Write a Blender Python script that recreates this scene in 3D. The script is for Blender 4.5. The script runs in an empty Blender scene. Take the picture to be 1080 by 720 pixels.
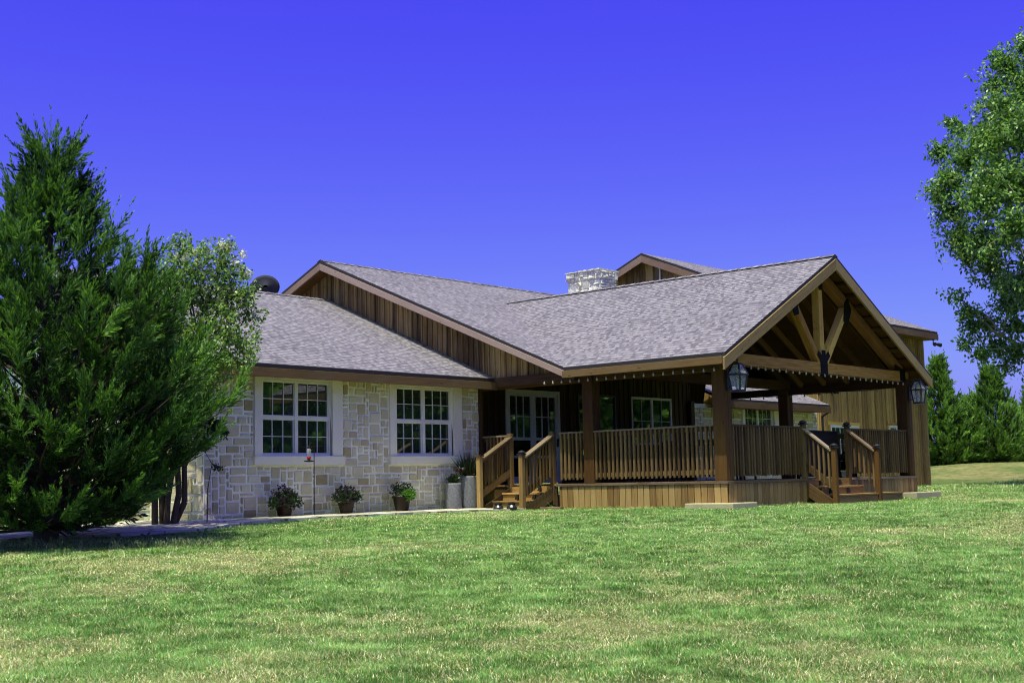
import bpy, math, random
import numpy as np
from mathutils import Vector

random.seed(7)
RNG = np.random.default_rng(11)
SC = bpy.context.scene
COL = SC.collection
V = Vector

# ------------------------------------------------------------------ camera
FPX = 1347.28                      # focal length in pixels of a 1080 px wide frame
YAW, PITCH, ROLL = math.radians(41.4603), math.radians(6.2236), math.radians(-1.2467)
FX, FY = math.cos(YAW), math.sin(YAW)


def uv2xy(u, v):
    """depth u along the view direction and v to the right of it -> world x, y"""
    return (u * FX + v * FY, u * FY - v * FX)


cam_d = bpy.data.cameras.new('camera')
cam = bpy.data.objects.new('camera', cam_d)
COL.objects.link(cam)
f = V((math.cos(PITCH) * FX, math.cos(PITCH) * FY, math.sin(PITCH)))
r = V((FY, -FX, 0))
up = r.cross(f)
c_, s_ = math.cos(ROLL), math.sin(ROLL)
r2 = c_ * r + s_ * up
u2 = -s_ * r + c_ * up
from mathutils import Matrix
m3 = Matrix((r2, u2, -f)).transposed()
cam.matrix_world = m3.to_4x4()
cam_d.sensor_width = 36.0
cam_d.lens = FPX / 1080 * 36
cam_d.clip_start = 0.1
cam_d.clip_end = 3000
SC.camera = cam

# ------------------------------------------------------------------ light and sky
SUN = V((-0.31, -0.09, 1.0)).normalized()
sun_d = bpy.data.lights.new('sun', 'SUN')
sun_d.energy = 5.0
sun_d.angle = math.radians(0.53)
sun_d.color = (1.0, 0.95, 0.86)
sun = bpy.data.objects.new('sun', sun_d)
COL.objects.link(sun)
sun.rotation_euler = SUN.to_track_quat('Z', 'Y').to_euler()
sun.location = (0, 0, 30)

world = bpy.data.worlds.new('World')
SC.world = world
world.use_nodes = True
wn, wl = world.node_tree.nodes, world.node_tree.links
wn.clear()
sky = wn.new('ShaderNodeTexSky')
sky.sky_type = 'NISHITA'
sky.sun_disc = False
sky.sun_elevation = math.asin(SUN.z)
sky.sun_rotation = math.atan2(SUN.x, SUN.y)
sky.altitude = 300
sky.air_density = 1.0
sky.dust_density = 2.2
sky.ozone_density = 2.0
sep = wn.new('ShaderNodeSeparateColor')
comb = wn.new('ShaderNodeCombineColor')
wl.new(sky.outputs[0], sep.inputs[0])
GLOW = 4.0  # added boost to the brightest off-frame sky, extra fill for shaded walls
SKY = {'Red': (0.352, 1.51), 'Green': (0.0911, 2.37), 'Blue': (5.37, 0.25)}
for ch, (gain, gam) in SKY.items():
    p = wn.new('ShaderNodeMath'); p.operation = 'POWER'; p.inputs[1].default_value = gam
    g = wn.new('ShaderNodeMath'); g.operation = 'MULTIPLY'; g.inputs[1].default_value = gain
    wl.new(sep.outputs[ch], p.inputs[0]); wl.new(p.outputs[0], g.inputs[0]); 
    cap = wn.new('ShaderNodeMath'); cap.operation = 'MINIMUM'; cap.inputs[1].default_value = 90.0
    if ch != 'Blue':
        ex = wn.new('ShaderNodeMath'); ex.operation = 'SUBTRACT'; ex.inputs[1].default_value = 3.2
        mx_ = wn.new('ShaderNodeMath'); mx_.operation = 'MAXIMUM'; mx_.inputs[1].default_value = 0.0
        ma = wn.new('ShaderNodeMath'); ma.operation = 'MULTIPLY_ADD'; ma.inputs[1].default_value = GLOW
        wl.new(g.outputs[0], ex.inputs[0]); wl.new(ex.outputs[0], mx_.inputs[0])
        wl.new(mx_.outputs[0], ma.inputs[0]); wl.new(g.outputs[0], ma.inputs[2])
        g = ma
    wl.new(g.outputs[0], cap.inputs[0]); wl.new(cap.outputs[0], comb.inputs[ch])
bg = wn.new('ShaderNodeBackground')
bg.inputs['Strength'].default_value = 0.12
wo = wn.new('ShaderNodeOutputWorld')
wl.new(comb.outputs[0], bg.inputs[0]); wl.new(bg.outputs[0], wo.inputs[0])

SC.view_settings.view_transform = 'Standard'
SC.view_settings.look = 'None'
SC.view_settings.exposure = 0
SC.view_settings.gamma = 1
SC.cycles.filter_width = 1.1
SC.cycles.max_bounces = 8
SC.cycles.transparent_max_bounces = 8
SC.cycles.caustics_reflective = False
SC.cycles.caustics_refractive = False

# ------------------------------------------------------------------ materials


class NT:
    def __init__(s, name):
        s.m = bpy.data.materials.new(name)
        s.m.use_nodes = True
        s.n, s.l = s.m.node_tree.nodes, s.m.node_tree.links
        s.bsdf = s.n['Principled BSDF']

    def node(s, t, ins=None, **kw):
        n = s.n.new(t)
        for k, v in kw.items():
            setattr(n, k, v)
        for k, v in (ins or {}).items():
            if isinstance(v, bpy.types.NodeSocket):
                s.l.new(v, n.inputs[k])
            else:
                n.inputs[k].default_value = v
        return n

    def math(s, op, a, b=0.0, clamp=False):
        n = s.node('ShaderNodeMath', {0: a, 1: b}, operation=op)
        n.use_clamp = clamp
        return n.outputs[0]

    def mix(s, fac, a, b, blend='MIX'):
        n = s.node('ShaderNodeMix', data_type='RGBA', blend_type=blend)
        for idx, v in ((0, fac), (6, a), (7, b)):
            if isinstance(v, bpy.types.NodeSocket):
                s.l.new(v, n.inputs[idx])
            else:
                n.inputs[idx].default_value = v if idx == 0 else (*v, 1) if len(v) == 3 else v
        return n.outputs[2]

    def ramp(s, fac, stops):
        n = s.node('ShaderNodeValToRGB', {0: fac})
        e = n.color_ramp.elements
        while len(e) < len(stops):
            e.new(0.5)
        for el, (p, c) in zip(e, stops):
            el.position = p
            el.color = (*c, 1)
        return n.outputs[0]

    def attr(s, name='rnd'):
        return s.node('ShaderNodeAttribute', attribute_name=name)

    def uvmap(s, su=1.0, sv=1.0, off=None):
        t = s.node('ShaderNodeTexCoord').outputs['UV']
        mp = s.node('ShaderNodeMapping', {'Vector': t, 'Scale': (su, sv, 1)})
        return mp.outputs[0]

    def noise(s, vec, scale, detail=4, rough=0.55):
        n = s.node('ShaderNodeTexNoise', {'Scale': scale, 'Detail': detail, 'Roughness': rough})
        if vec is not None:
            s.l.new(vec, n.inputs['Vector'])
        return n.outputs[0]

    def set(s, **kw):
        for k, v in kw.items():
            k = k.replace('_', ' ')
            if isinstance(v, bpy.types.NodeSocket):
                s.l.new(v, s.bsdf.inputs[k])
            else:
                s.bsdf.inputs[k].default_value = (*v, 1) if isinstance(v, tuple) and len(v) == 3 else v
        return s.m

    def bump(s, h, strength=0.3, dist=0.01):
        b = s.node('ShaderNodeBump', {'Height': h, 'Strength': strength, 'Distance': dist})
        s.l.new(b.outputs[0], s.bsdf.inputs['Normal'])


def wood(name, dark, mid, light, weather=0.35, grey=(0.22, 0.19, 0.17), rough=0.75, stain=0.0):
    t = NT(name)
    rnd = t.attr().outputs['Fac']
    uv = t.uvmap(1.1, 16)
    grain = t.noise(uv, 1.6, 6, 0.62)
    uv2 = t.uvmap(0.8, 2.0)
    big = t.noise(uv2, 1.3, 4, 0.6)
    tone = t.math('ADD', t.math('MULTIPLY', grain, 0.62), t.math('MULTIPLY', rnd, 0.42))
    col = t.ramp(tone, [(0.28, dark), (0.52, mid), (0.8, light)])
    w = t.math('MULTIPLY', t.math('SUBTRACT', big, 0.45, True), 3.2 * weather, True)
    col = t.mix(w, col, grey)
    # small knots
    vo = t.node('ShaderNodeTexVoronoi', {'Vector': t.uvmap(1.3, 5.0), 'Scale': 1.6})
    kn = t.math('LESS_THAN', vo.outputs[0], 0.09)
    col = t.mix(t.math('MULTIPLY', kn, 0.7), col, tuple(c * 0.45 for c in dark))
    if stain:
        geo = t.node('ShaderNodeTexCoord').outputs['Object']
        sn = t.noise(geo, 0.9, 5, 0.65)
        col = t.mix(t.math('MULTIPLY', t.math('SUBTRACT', sn, 0.42, True), 4 * stain, True), col, tuple(c * 0.35 for c in dark))
    t.bump(grain, 0.35, 0.006)
    return t.set(Base_Color=col, Roughness=rough, Specular_IOR_Level=0.25)


def plain(name, col, rough=0.5, metal=0.0, var=0.12, scale=6.0, spec=0.4):
    t = NT(name)
    g = t.node('ShaderNodeTexCoord').outputs['Object']
    n = t.noise(g, scale, 5, 0.6)
    c = t.mix(n, tuple(x * (1 - 2 * var) for x in col), tuple(min(1, x * (1 + 2 * var)) for x in col))
    t.bump(t.noise(g, scale * 9, 3), 0.12, 0.004)
    return t.set(Base_Color=c, Roughness=rough, Metallic=metal, Specular_IOR_Level=spec)


def make_shingle():
    t = NT('asphalt_shingle')
    uvn = t.node('ShaderNodeTexCoord').outputs['UV']
    br = t.node('ShaderNodeTexBrick', {'Vector': uvn, 'Color1': (0.0, 0, 0, 1), 'Color2': (1, 1, 1, 1), 'Mortar': (0.5, 0.5, 0.5, 1),
                                       'Scale': 1.0, 'Mortar Size': 0.0, 'Bias': 0.0, 'Brick Width': 0.085, 'Row Height': 0.115})
    br.offset = 0.37; br.offset_frequency = 3; br.squash = 0.7; br.squash_frequency = 2
    tab = br.outputs['Color']
    sx = t.node('ShaderNodeSeparateXYZ', {0: uvn})
    row = t.math('FRACT', t.math('DIVIDE', sx.outputs['Y'], 0.115))
    n_big = t.noise(uvn, 0.55, 4, 0.6)
    n_sm = t.noise(t.uvmap(7, 16), 1.0, 3, 0.75)
    tone = t.math('ADD', t.math('MULTIPLY', tab, 0.42), t.math('ADD', t.math('MULTIPLY', n_sm, 0.40), t.math('MULTIPLY', n_big, 0.20)))
    col = t.ramp(tone, [(0.24, (0.083, 0.071, 0.099)), (0.5, (0.190, 0.165, 0.215)), (0.76, (0.315, 0.278, 0.35))])
    # painted shadow below the butt edge of each course, broken up tab by tab
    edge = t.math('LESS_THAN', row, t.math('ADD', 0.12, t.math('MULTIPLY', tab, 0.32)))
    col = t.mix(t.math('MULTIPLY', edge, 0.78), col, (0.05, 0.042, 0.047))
    h = t.math('ADD', t.math('SUBTRACT', 1.0, row), t.math('MULTIPLY', tab, 0.7))
    t.bump(h, 0.55, 0.012)
    return t.set(Base_Color=col, Roughness=0.9, Specular_IOR_Level=0.2)


def make_stone(name, stops):
    t = NT(name)
    rnd = t.attr().outputs['Fac']
    g = t.node('ShaderNodeTexCoord').outputs['Object']
    n = t.noise(g, 9, 6, 0.65)
    n2 = t.noise(g, 45, 4, 0.6)
    tone = t.math('ADD', t.math('MULTIPLY', rnd, 0.75), t.math('MULTIPLY', n, 0.3))
    col = t.ramp(tone, stops)
    low = t.node('ShaderNodeSeparateXYZ', {0: t.node('ShaderNodeNewGeometry').outputs['Position']}).outputs['Z']
    big = t.noise(g, 0.8, 4, 0.6)
    dirt = t.math('MULTIPLY', t.math('SUBTRACT', t.math('ADD', big, t.math('MULTIPLY', low, -0.28)), 0.54, True), 2.6, True)
    col = t.mix(t.math('MULTIPLY', dirt, 0.6), col, (0.10, 0.088, 0.075))
    t.bump(t.math('ADD', n, t.math('MULTIPLY', n2, 0.5)), 0.6, 0.012)
    return t.set(Base_Color=col, Roughness=0.9, Specular_IOR_Level=0.2)


def make_leaf(name, trans=0.35, rough=0.5, spec=0.3):
    t = NT(name)
    a = t.attr('col').outputs['Color']
    t.set(Base_Color=a, Roughness=rough, Specular_IOR_Level=spec)
    tr = t.node('ShaderNodeBsdfTranslucent', {'Color': t.mix(1.0, a, (1.5, 1.5, 0.7), 'MULTIPLY')})
    mx = t.node('ShaderNodeMixShader', {0: trans, 1: t.bsdf.outputs[0], 2: tr.outputs[0]})
    t.l.new(mx.outputs[0], t.n['Material Output'].inputs[0])
    return t.m


def make_ground():
    t = NT('lawn_soil')
    g = t.node('ShaderNodeNewGeometry').outputs['Position']
    a = t.attr('col').outputs['Color']
    n = t.noise(g, 6, 6, 0.7)
    n2 = t.noise(g, 60, 4, 0.7)
    n3 = t.noise(g, 2.2, 6, 0.75)
    a = t.mix(t.math('MULTIPLY', t.math('SUBTRACT', n3, 0.42, True), 3.0, True), a, (0.045, 0.08, 0.018))
    c = t.mix(t.math('MULTIPLY', n2, 0.9), a, (0.04, 0.06, 0.016))
    c = t.mix(t.math('MULTIPLY', t.math('SUBTRACT', n, 0.5, True), 1.6, True), c, (0.28, 0.24, 0.12))
    t.bump(n2, 0.8, 0.03)
    return t.set(Base_Color=c, Roughness=1.0, Specular_IOR_Level=0.1)


def make_flag():
    t = NT('flagstone_paving')
    g = t.node('ShaderNodeNewGeometry').outputs['Position']
    wob = t.noise(g, 1.6, 3)
    vec = t.node('ShaderNodeVectorMath', {0: g, 1: wob}, operation='ADD').outputs[0]
    vo = t.node('ShaderNodeTexVoronoi', {'Vector': vec, 'Scale': 1.5}, feature='DISTANCE_TO_EDGE')
    vc = t.node('ShaderNodeTexVoronoi', {'Vector': vec, 'Scale': 1.5})
    n = t.noise(g, 7, 6, 0.7)
    base = t.ramp(t.math('ADD', t.math('MULTIPLY', vc.outputs['Color'], 0.5), t.math('MULTIPLY', n, 0.5)),
                  [(0.2, (0.36, 0.31, 0.24)), (0.5, (0.54, 0.49, 0.41)), (0.8, (0.66, 0.61, 0.54))])
    joint = t.math('LESS_THAN', vo.outputs['Distance'], 0.035)
    c = t.mix(joint, base, (0.14, 0.12, 0.09))
    t.bump(t.math('ADD', t.math('MULTIPLY', vo.outputs['Distance'], 2.0, True), t.math('MULTIPLY', n, 0.4)), 0.6, 0.02)
    return t.set(Base_Color=c, Roughness=0.9)


def make_glass(name, tint=(0.006, 0.008, 0.007), spec=0.5):
    t = NT(name)
    g = t.node('ShaderNodeTexCoord').outputs['Object']
    t.bump(t.noise(g, 1.1, 2), 0.05, 0.02)
    return t.set(Base_Color=tint, Roughness=0.02, Specular_IOR_Level=spec, IOR=1.7 if spec > .9 else 1.45)


M = dict(
    shingle=make_shingle(),
    stone=make_stone('limestone_ashlar', [(0.14, (0.36, 0.29, 0.14)), (0.36, (0.54, 0.465, 0.26)), (0.62, (0.66, 0.59, 0.37)), (0.95, (0.78, 0.72, 0.53))]),
    chim=make_stone('white_limestone', [(0.1, (0.55, 0.51, 0.42)), (0.5, (0.74, 0.69, 0.60)), (0.95, (0.86, 0.82, 0.73))]),
    mortar=make_stone('lime_mortar', [(0.1, (0.88, 0.85, 0.70)), (0.6, (0.93, 0.91, 0.77)), (0.95, (0.95, 0.93, 0.82))]),
    cast=plain('cast_stone_trim', (0.82, 0.76, 0.60), 0.85, var=0.05, scale=3),
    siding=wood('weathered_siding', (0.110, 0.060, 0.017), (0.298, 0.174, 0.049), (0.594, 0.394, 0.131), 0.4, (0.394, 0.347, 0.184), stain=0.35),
    siding_in=wood('shaded_siding', (0.029, 0.016, 0.004), (0.062, 0.035, 0.009), (0.108, 0.064, 0.015), 0.1),  # darker siding copy, porch shade put into its colour
    barn=wood('tan_siding', (0.245, 0.136, 0.040), (0.475, 0.284, 0.088), (0.661, 0.435, 0.149), 0.3, (0.374, 0.271, 0.124), stain=0.12),  # tan boards of the annex, paler than the main siding
    fascia=wood('fascia_board', (0.071, 0.035, 0.012), (0.130, 0.070, 0.026), (0.195, 0.115, 0.048), 0.45, (0.180, 0.140, 0.087), stain=0.22),
    rake=wood('rake_board', (0.178, 0.102, 0.076), (0.274, 0.176, 0.145), (0.355, 0.246, 0.232), 0.25, (0.288, 0.231, 0.297), stain=0.12),
    chord=wood('lit_chord', (0.24, 0.10, 0.03), (0.42, 0.19, 0.06), (0.55, 0.28, 0.10), 0.1),  # lit orange of the front chords put into the base colour
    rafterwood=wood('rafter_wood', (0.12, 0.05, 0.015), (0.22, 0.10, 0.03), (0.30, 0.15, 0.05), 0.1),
    rake2=wood('shade_warmed_rake', (0.182, 0.116, 0.046), (0.298, 0.202, 0.082), (0.389, 0.271, 0.128), 0.2, (0.298, 0.217, 0.119), stain=0.15),  # rake board copy, colour warmed against the blue shade on the front gable
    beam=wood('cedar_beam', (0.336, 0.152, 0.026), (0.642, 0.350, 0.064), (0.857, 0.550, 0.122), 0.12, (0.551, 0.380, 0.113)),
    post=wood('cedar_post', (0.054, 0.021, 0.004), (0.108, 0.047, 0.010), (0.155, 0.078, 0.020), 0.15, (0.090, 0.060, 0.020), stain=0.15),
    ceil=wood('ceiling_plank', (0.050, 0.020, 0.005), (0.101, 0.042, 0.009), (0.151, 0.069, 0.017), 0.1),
    rail=wood('railing_timber', (0.060, 0.031, 0.011), (0.135, 0.077, 0.026), (0.227, 0.144, 0.058), 0.3, (0.192, 0.148, 0.082), stain=0.12),
    railcap=wood('railing_cap', (0.109, 0.066, 0.037), (0.204, 0.142, 0.093), (0.300, 0.232, 0.176), 0.5, (0.252, 0.215, 0.182)),
    deck=wood('deck_timber', (0.200, 0.109, 0.039), (0.359, 0.218, 0.079), (0.468, 0.312, 0.134), 0.22, (0.301, 0.218, 0.122), stain=0.10),
    white=plain('white_vinyl', (0.76, 0.74, 0.66), 0.4, var=0.03),
    offwhite=plain('white_painted_metal', (0.72, 0.72, 0.70), 0.45, var=0.04),
    glass=make_glass('window_glass', (0.016, 0.032, 0.018), spec=1.0),  # green in the base colour stands in for reflected foliage
    dark=make_glass('dark_glass', (0.004, 0.004, 0.004), 0.35),
    black=plain('black_steel', (0.012, 0.011, 0.009), 0.7, var=0.15, spec=.2),
    plate=plain('black_plate', (0.008, 0.007, 0.006), 0.75, var=0.15, spec=.15),
    drip=plain('dark_drip_edge', (0.025, 0.022, 0.022), 0.6),
    bronze=plain('bronze_frame', (0.055, 0.05, 0.06), 0.35, 0.6, var=0.12),
    concrete=plain('rough_concrete', (0.42, 0.37, 0.24), 0.95, var=0.14, scale=5),
    terracotta=plain('brown_glazed_clay', (0.015, 0.0055, 0.004), 0.45, var=0.2, scale=5),
    zinc=plain('grey_mottled_planter', (0.19, 0.19, 0.22), 0.75, 0.0, var=0.42, scale=26),
    soil=plain('potting_soil', (0.03, 0.02, 0.014), 1.0),
    bark=plain('rough_bark', (0.085, 0.06, 0.042), 0.95, var=0.25, scale=9),
    palebark=plain('pale_bark', (0.36, 0.31, 0.25), 0.9, var=0.2, scale=6),
    red=plain('red_plastic', (0.45, 0.015, 0.012), 0.35, var=0.05),
    bulb=plain('frosted_bulb', (0.42, 0.39, 0.28), 0.25, var=0.02),
    dish=plain('dark_grey_dish', (0.03, 0.03, 0.045), 0.9, var=0.08),
    soffit=wood('soffit_board', (0.104, 0.051, 0.013), (0.187, 0.101, 0.026), (0.291, 0.169, 0.045), 0.1),
    leaf=make_leaf('broad_leaf', 0.3, 0.42, 0.45),
    needle=make_leaf('cedar_needle', 0.28, 0.55, 0.25),
    blade=make_leaf('grass_blade', 0.32, 0.6, 0.2),
    petal=make_leaf('petal', 0.3, 0.6, 0.2),
    ground=make_ground(),
    flag=make_flag(),
)
cg = NT('clear_lantern_glass')
cg.set(Base_Color=(0.9, 0.92, 0.9), Roughness=0.05, Alpha=0.22, Specular_IOR_Level=0.5)
M['lglass'] = cg.m

# ------------------------------------------------------------------ mesh builder


class MB:
    def __init__(s):
        s.v, s.f, s.uv, s.rn, s.mi = [], [], [], [], []

    def face(s, pts, uvs=None, rnd=0.5, mat=0):
        i = len(s.v)
        s.v += [tuple(p) for p in pts]
        s.f.append(tuple(range(i, i + len(pts))))
        s.uv += list(uvs) if uvs else [(p[0] + p[1], p[2]) for p in pts]
        s.rn += [rnd] * len(pts)
        s.mi.append(mat)

    def hexa(s, b, t, rnd=None, mat=0, taper=None):
        """b, t: four corners each of the two end faces, length runs b -> t"""
        rnd = random.random() if rnd is None else rnd
        b = [V(p) for p in b]; t = [V(p) for p in t]
        L = (sum(t, V()) / 4 - sum(b, V()) / 4).length
        ou, ov = random.random() * 20, random.random() * 20
        w = 0.0
        for k in range(4):
            a, c = k, (k + 1) % 4
            d = (b[c] - b[a]).length
            s.face([b[a], b[c], t[c], t[a]], [(ou, ov + w), (ou, ov + w + d), (ou + L, ov + w + d), (ou + L, ov + w)], rnd, mat)
            w += d
        s.face([b[3], b[2], b[1], b[0]], [(ou, ov), (ou, ov + .1), (ou + .1, ov + .1), (ou + .1, ov)], rnd, mat)
        s.face(t, [(ou, ov), (ou, ov + .1), (ou + .1, ov + .1), (ou + .1, ov)], rnd, mat)

    def box(s, x0, x1, y0, y1, z0, z1, rnd=None, mat=0):
        dx, dy, dz = x1 - x0, y1 - y0, z1 - z0
        if dz >= dx and dz >= dy:
            s.hexa([(x0, y0, z0), (x1, y0, z0), (x1, y1, z0), (x0, y1, z0)], [(x0, y0, z1), (x1, y0, z1), (x1, y1, z1), (x0, y1, z1)], rnd, mat)
        elif dx >= dy:
            s.hexa([(x0, y0, z0), (x0, y1, z0), (x0, y1, z1), (x0, y0, z1)], [(x1, y0, z0), (x1, y1, z0), (x1, y1, z1), (x1, y0, z1)], rnd, mat)
        else:
            s.hexa([(x0, y0, z0), (x0, y0, z1), (x1, y0, z1), (x1, y0, z0)], [(x0, y1, z0), (x0, y1, z1), (x1, y1, z1), (x1, y1, z0)], rnd, mat)

    def beam(s, p0, p1, w, d, side=(0, 1, 0), rnd=None, mat=0):
        """bar from p0 to p1; w measured along `side`, d across it"""
        p0, p1 = V(p0), V(p1)
        a = (p1 - p0).normalized()
        sd = V(side); sd = (sd - a * sd.dot(a)).normalized()
        n = a.cross(sd)
        q = [sd * (w / 2) + n * (d / 2), -sd * (w / 2) + n * (d / 2), -sd * (w / 2) - n * (d / 2), sd * (w / 2) - n * (d / 2)]
        q = q[::-1]
        s.hexa([p0 + e for e in q], [p1 + e for e in q], rnd, mat)

    def prism(s, poly, vec, rnd=0.5, mats=(0, 0, 0), uaxis=None):
        """extrude a polygon; mats = (first face, sides, far face)"""
        poly = [V(p) for p in poly]; vec = V(vec)
        n = sum(((poly[i] - poly[0]).cross(poly[i + 1] - poly[0]) for i in range(1, len(poly) - 1)), V()).normalized()
        if n.dot(vec) > 0:
            poly = poly[::-1]; n = -n
        if uaxis is None:
            uaxis = V((0, 0, 1)).cross(n)
            if uaxis.length < 1e-3:
                uaxis = V((1, 0, 0))
        uaxis = V(uaxis).normalized(); vaxis = n.cross(uaxis)
        uv = [(p.dot(uaxis), p.dot(vaxis)) for p in poly]
        s.face(poly, uv, rnd, mats[0])
        s.face([p + vec for p in poly[::-1]], uv[::-1], rnd, mats[2])
        k = len(poly)
        for i in range(k):
            a, b = poly[i], poly[(i + 1) % k]
            L = (b - a).length
            s.face([b, a, a + vec, b + vec], [(L, 0), (0, 0), (0, vec.length), (L, vec.length)], rnd, mats[1])

    def tube(s, p0, p1, r0, r1=None, n=8, caps=True, rnd=0.5, mat=0):
        r1 = r0 if r1 is None else r1
        p0, p1 = V(p0), V(p1)
        a = (p1 - p0)
        L = a.length
        a = a / max(L, 1e-9)
        e = a.orthogonal().normalized(); g = a.cross(e)
        c = [(math.cos(2 * math.pi * k / n), math.sin(2 * math.pi * k / n)) for k in range(n)]
        B = [p0 + (e * x + g * y) * r0 for x, y in c]
        T = [p1 + (e * x + g * y) * r1 for x, y in c]
        for k in range(n):
            j = (k + 1) % n
            s.face([B[k], B[j], T[j], T[k]], [(0, k / n), (0, (k + 1) / n), (L, (k + 1) / n), (L, k / n)], rnd, mat)
        if caps:
            s.face(B[::-1], None, rnd, mat); s.face(T, None, rnd, mat)

    def poly_tube(s, pts, rads, n=7, rnd=0.5, mat=0):
        for a, b, ra, rb in zip(pts[:-1], pts[1:], rads[:-1], rads[1:]):
            s.tube(a, b, ra, rb, n, True, rnd, mat)

    def lathe(s, prof, c, n=18, rnd=0.5, mat=0, sq=False):
        cx, cy, cz = c
        rings = []
        for (rad, z) in prof:
            if sq:
                rings.append([(cx + rad * sx, cy + rad * sy, cz + z) for sx, sy in ((-1, -1), (1, -1), (1, 1), (-1, 1))])
            else:
                rings.append([(cx + rad * math.cos(2 * math.pi * k / n), cy + rad * math.sin(2 * math.pi * k / n), cz + z) for k in range(n)])
        m = len(rings[0])
        for A, B in zip(rings[:-1], rings[1:]):
            for k in range(m):
                j = (k + 1) % m
                s.face([A[k], A[j], B[j], B[k]], None, rnd, mat)
        s.face(rings[0][::-1], None, rnd, mat); s.face(rings[-1], None, rnd, mat)

    def build(s, name, mats, parent=None, bevel=0.0, smooth=False):
        org = V(parent['org']) if parent is not None else V((0, 0, 0))
        me = bpy.data.meshes.new(name)
        me.from_pydata([(a - org.x, b - org.y, c - org.z) for a, b, c in s.v], [], s.f)
        uvl = me.uv_layers.new(name='UVMap')
        uvl.data.foreach_set('uv', [x for p in s.uv for x in p])
        ca = me.color_attributes.new('rnd', 'FLOAT_COLOR', 'CORNER')
        ca.data.foreach_set('color', [x for q in s.rn for x in (q, q, q, 1.0)])
        mats = mats if isinstance(mats, (list, tuple)) else [mats]
        for m in mats:
            me.materials.append(M[m])
        me.polygons.foreach_set('material_index', s.mi)
        if smooth:
            me.polygons.foreach_set('use_smooth', [True] * len(s.f))
        o = bpy.data.objects.new(name, me)
        COL.objects.link(o)
        if parent is not None:
            o.parent = parent
            o['org'] = parent['org']
        if bevel or smooth:
            import bmesh
            bm = bmesh.new(); bm.from_mesh(me)
            bmesh.ops.remove_doubles(bm, verts=bm.verts, dist=1e-5)
            bm.to_mesh(me); bm.free()
        if bevel:
            md = o.modifiers.new('bevel', 'BEVEL'); md.width = bevel; md.segments = 2; md.limit_method = 'ANGLE'
        return o


def thing(name, label, cat, loc, group=None):
    o = bpy.data.objects.new(name, None)
    COL.objects.link(o)
    o.location = loc
    o['org'] = list(loc)
    o['label'] = label
    o['category'] = cat
    o.empty_display_size = 0.3
    if group:
        o['group'] = group
    return o


def tag(o, label, cat, group=None):
    o['label'] = label
    o['category'] = cat
    if group:
        o['group'] = group
    return o


def np_mesh(name, verts, nper, col, mat, parent=None):
    """verts (n, nper, 3): n separate polygons; col (n, nper, 3)"""
    n = len(verts)
    org = np.array(parent['org']) if parent is not None else np.zeros(3)
    me = bpy.data.meshes.new(name)
    vv = (verts.reshape(-1, 3) - org).astype(np.float32)
    me.vertices.add(n * nper)
    me.vertices.foreach_set('co', vv.ravel())
    me.loops.add(n * nper)
    me.loops.foreach_set('vertex_index', np.arange(n * nper, dtype=np.int32))
    me.polygons.add(n)
    me.polygons.foreach_set('loop_start', np.arange(0, n * nper, nper, dtype=np.int32))
    me.update(calc_edges=True)
    ca = me.color_attributes.new('col', 'FLOAT_COLOR', 'POINT')
    cc = np.ones((n * nper, 4), np.float32)
    cc[:, :3] = col.reshape(-1, 3)
    ca.data.foreach_set('color', cc.ravel())
    me.materials.append(M[mat])
    o = bpy.data.objects.new(name, me)
    COL.objects.link(o)
    if parent is not None:
        o.parent = parent
        o['org'] = parent['org']
    return o


def unit(a):
    return a / np.maximum(np.linalg.norm(a, axis=-1, keepdims=True), 1e-9)


def rand_dirs(n):
    return unit(RNG.normal(size=(n, 3)))


def diamonds(base, d, side, L, W):
    """leaf shaped quads growing from base along d"""
    L = L[:, None]; W = W[:, None]
    return np.stack([base, base + d * L * 0.45 + side * W * 0.5, base + d * L, base + d * L * 0.45 - side * W * 0.5], 1)


def lattice(seed):
    g = np.random.default_rng(seed).random((257, 257))
    g[-1] = g[0]; g[:, -1] = g[:, 0]

    def fn(x, y, s):
        x = np.asarray(x) / s; y = np.asarray(y) / s
        xi = np.floor(x).astype(int); yi = np.floor(y).astype(int)
        fx = x - xi; fy = y - yi
        fx = fx * fx * (3 - 2 * fx); fy = fy * fy * (3 - 2 * fy)
        xi %= 256; yi %= 256
        return (g[xi, yi] * (1 - fx) + g[xi + 1, yi] * fx) * (1 - fy) + (g[xi, yi + 1] * (1 - fx) + g[xi + 1, yi + 1] * fx) * fy
    return fn


N1, N2, N3 = lattice(1), lattice(2), lattice(3)


def sstep(a, b, x):
    t = np.clip((x - a) / (b - a), 0, 1)
    return t * t * (3 - 2 * t)


def ground_z(x, y):
    x = np.asarray(x, float); y = np.asarray(y, float)
    u = x * FX + y * FY; v = x * FY - y * FX
    g = -0.575 - 0.9 * 0.05 * np.logaddexp(0, (20.6 - u))
    g = np.maximum(g, -2.2)
    g = g + 0.09 * sstep(30, 46, u)
    g = g + 0.86 * sstep(50, 61, u) * sstep(12, 22, v)
    g = g + 0.06 * (N1(x, y, 2.7) - 0.5) * sstep(23, 16, u) * sstep(-5, 4, u)
    return g


def gz(x, y):
    return float(ground_z(x, y))


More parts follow.
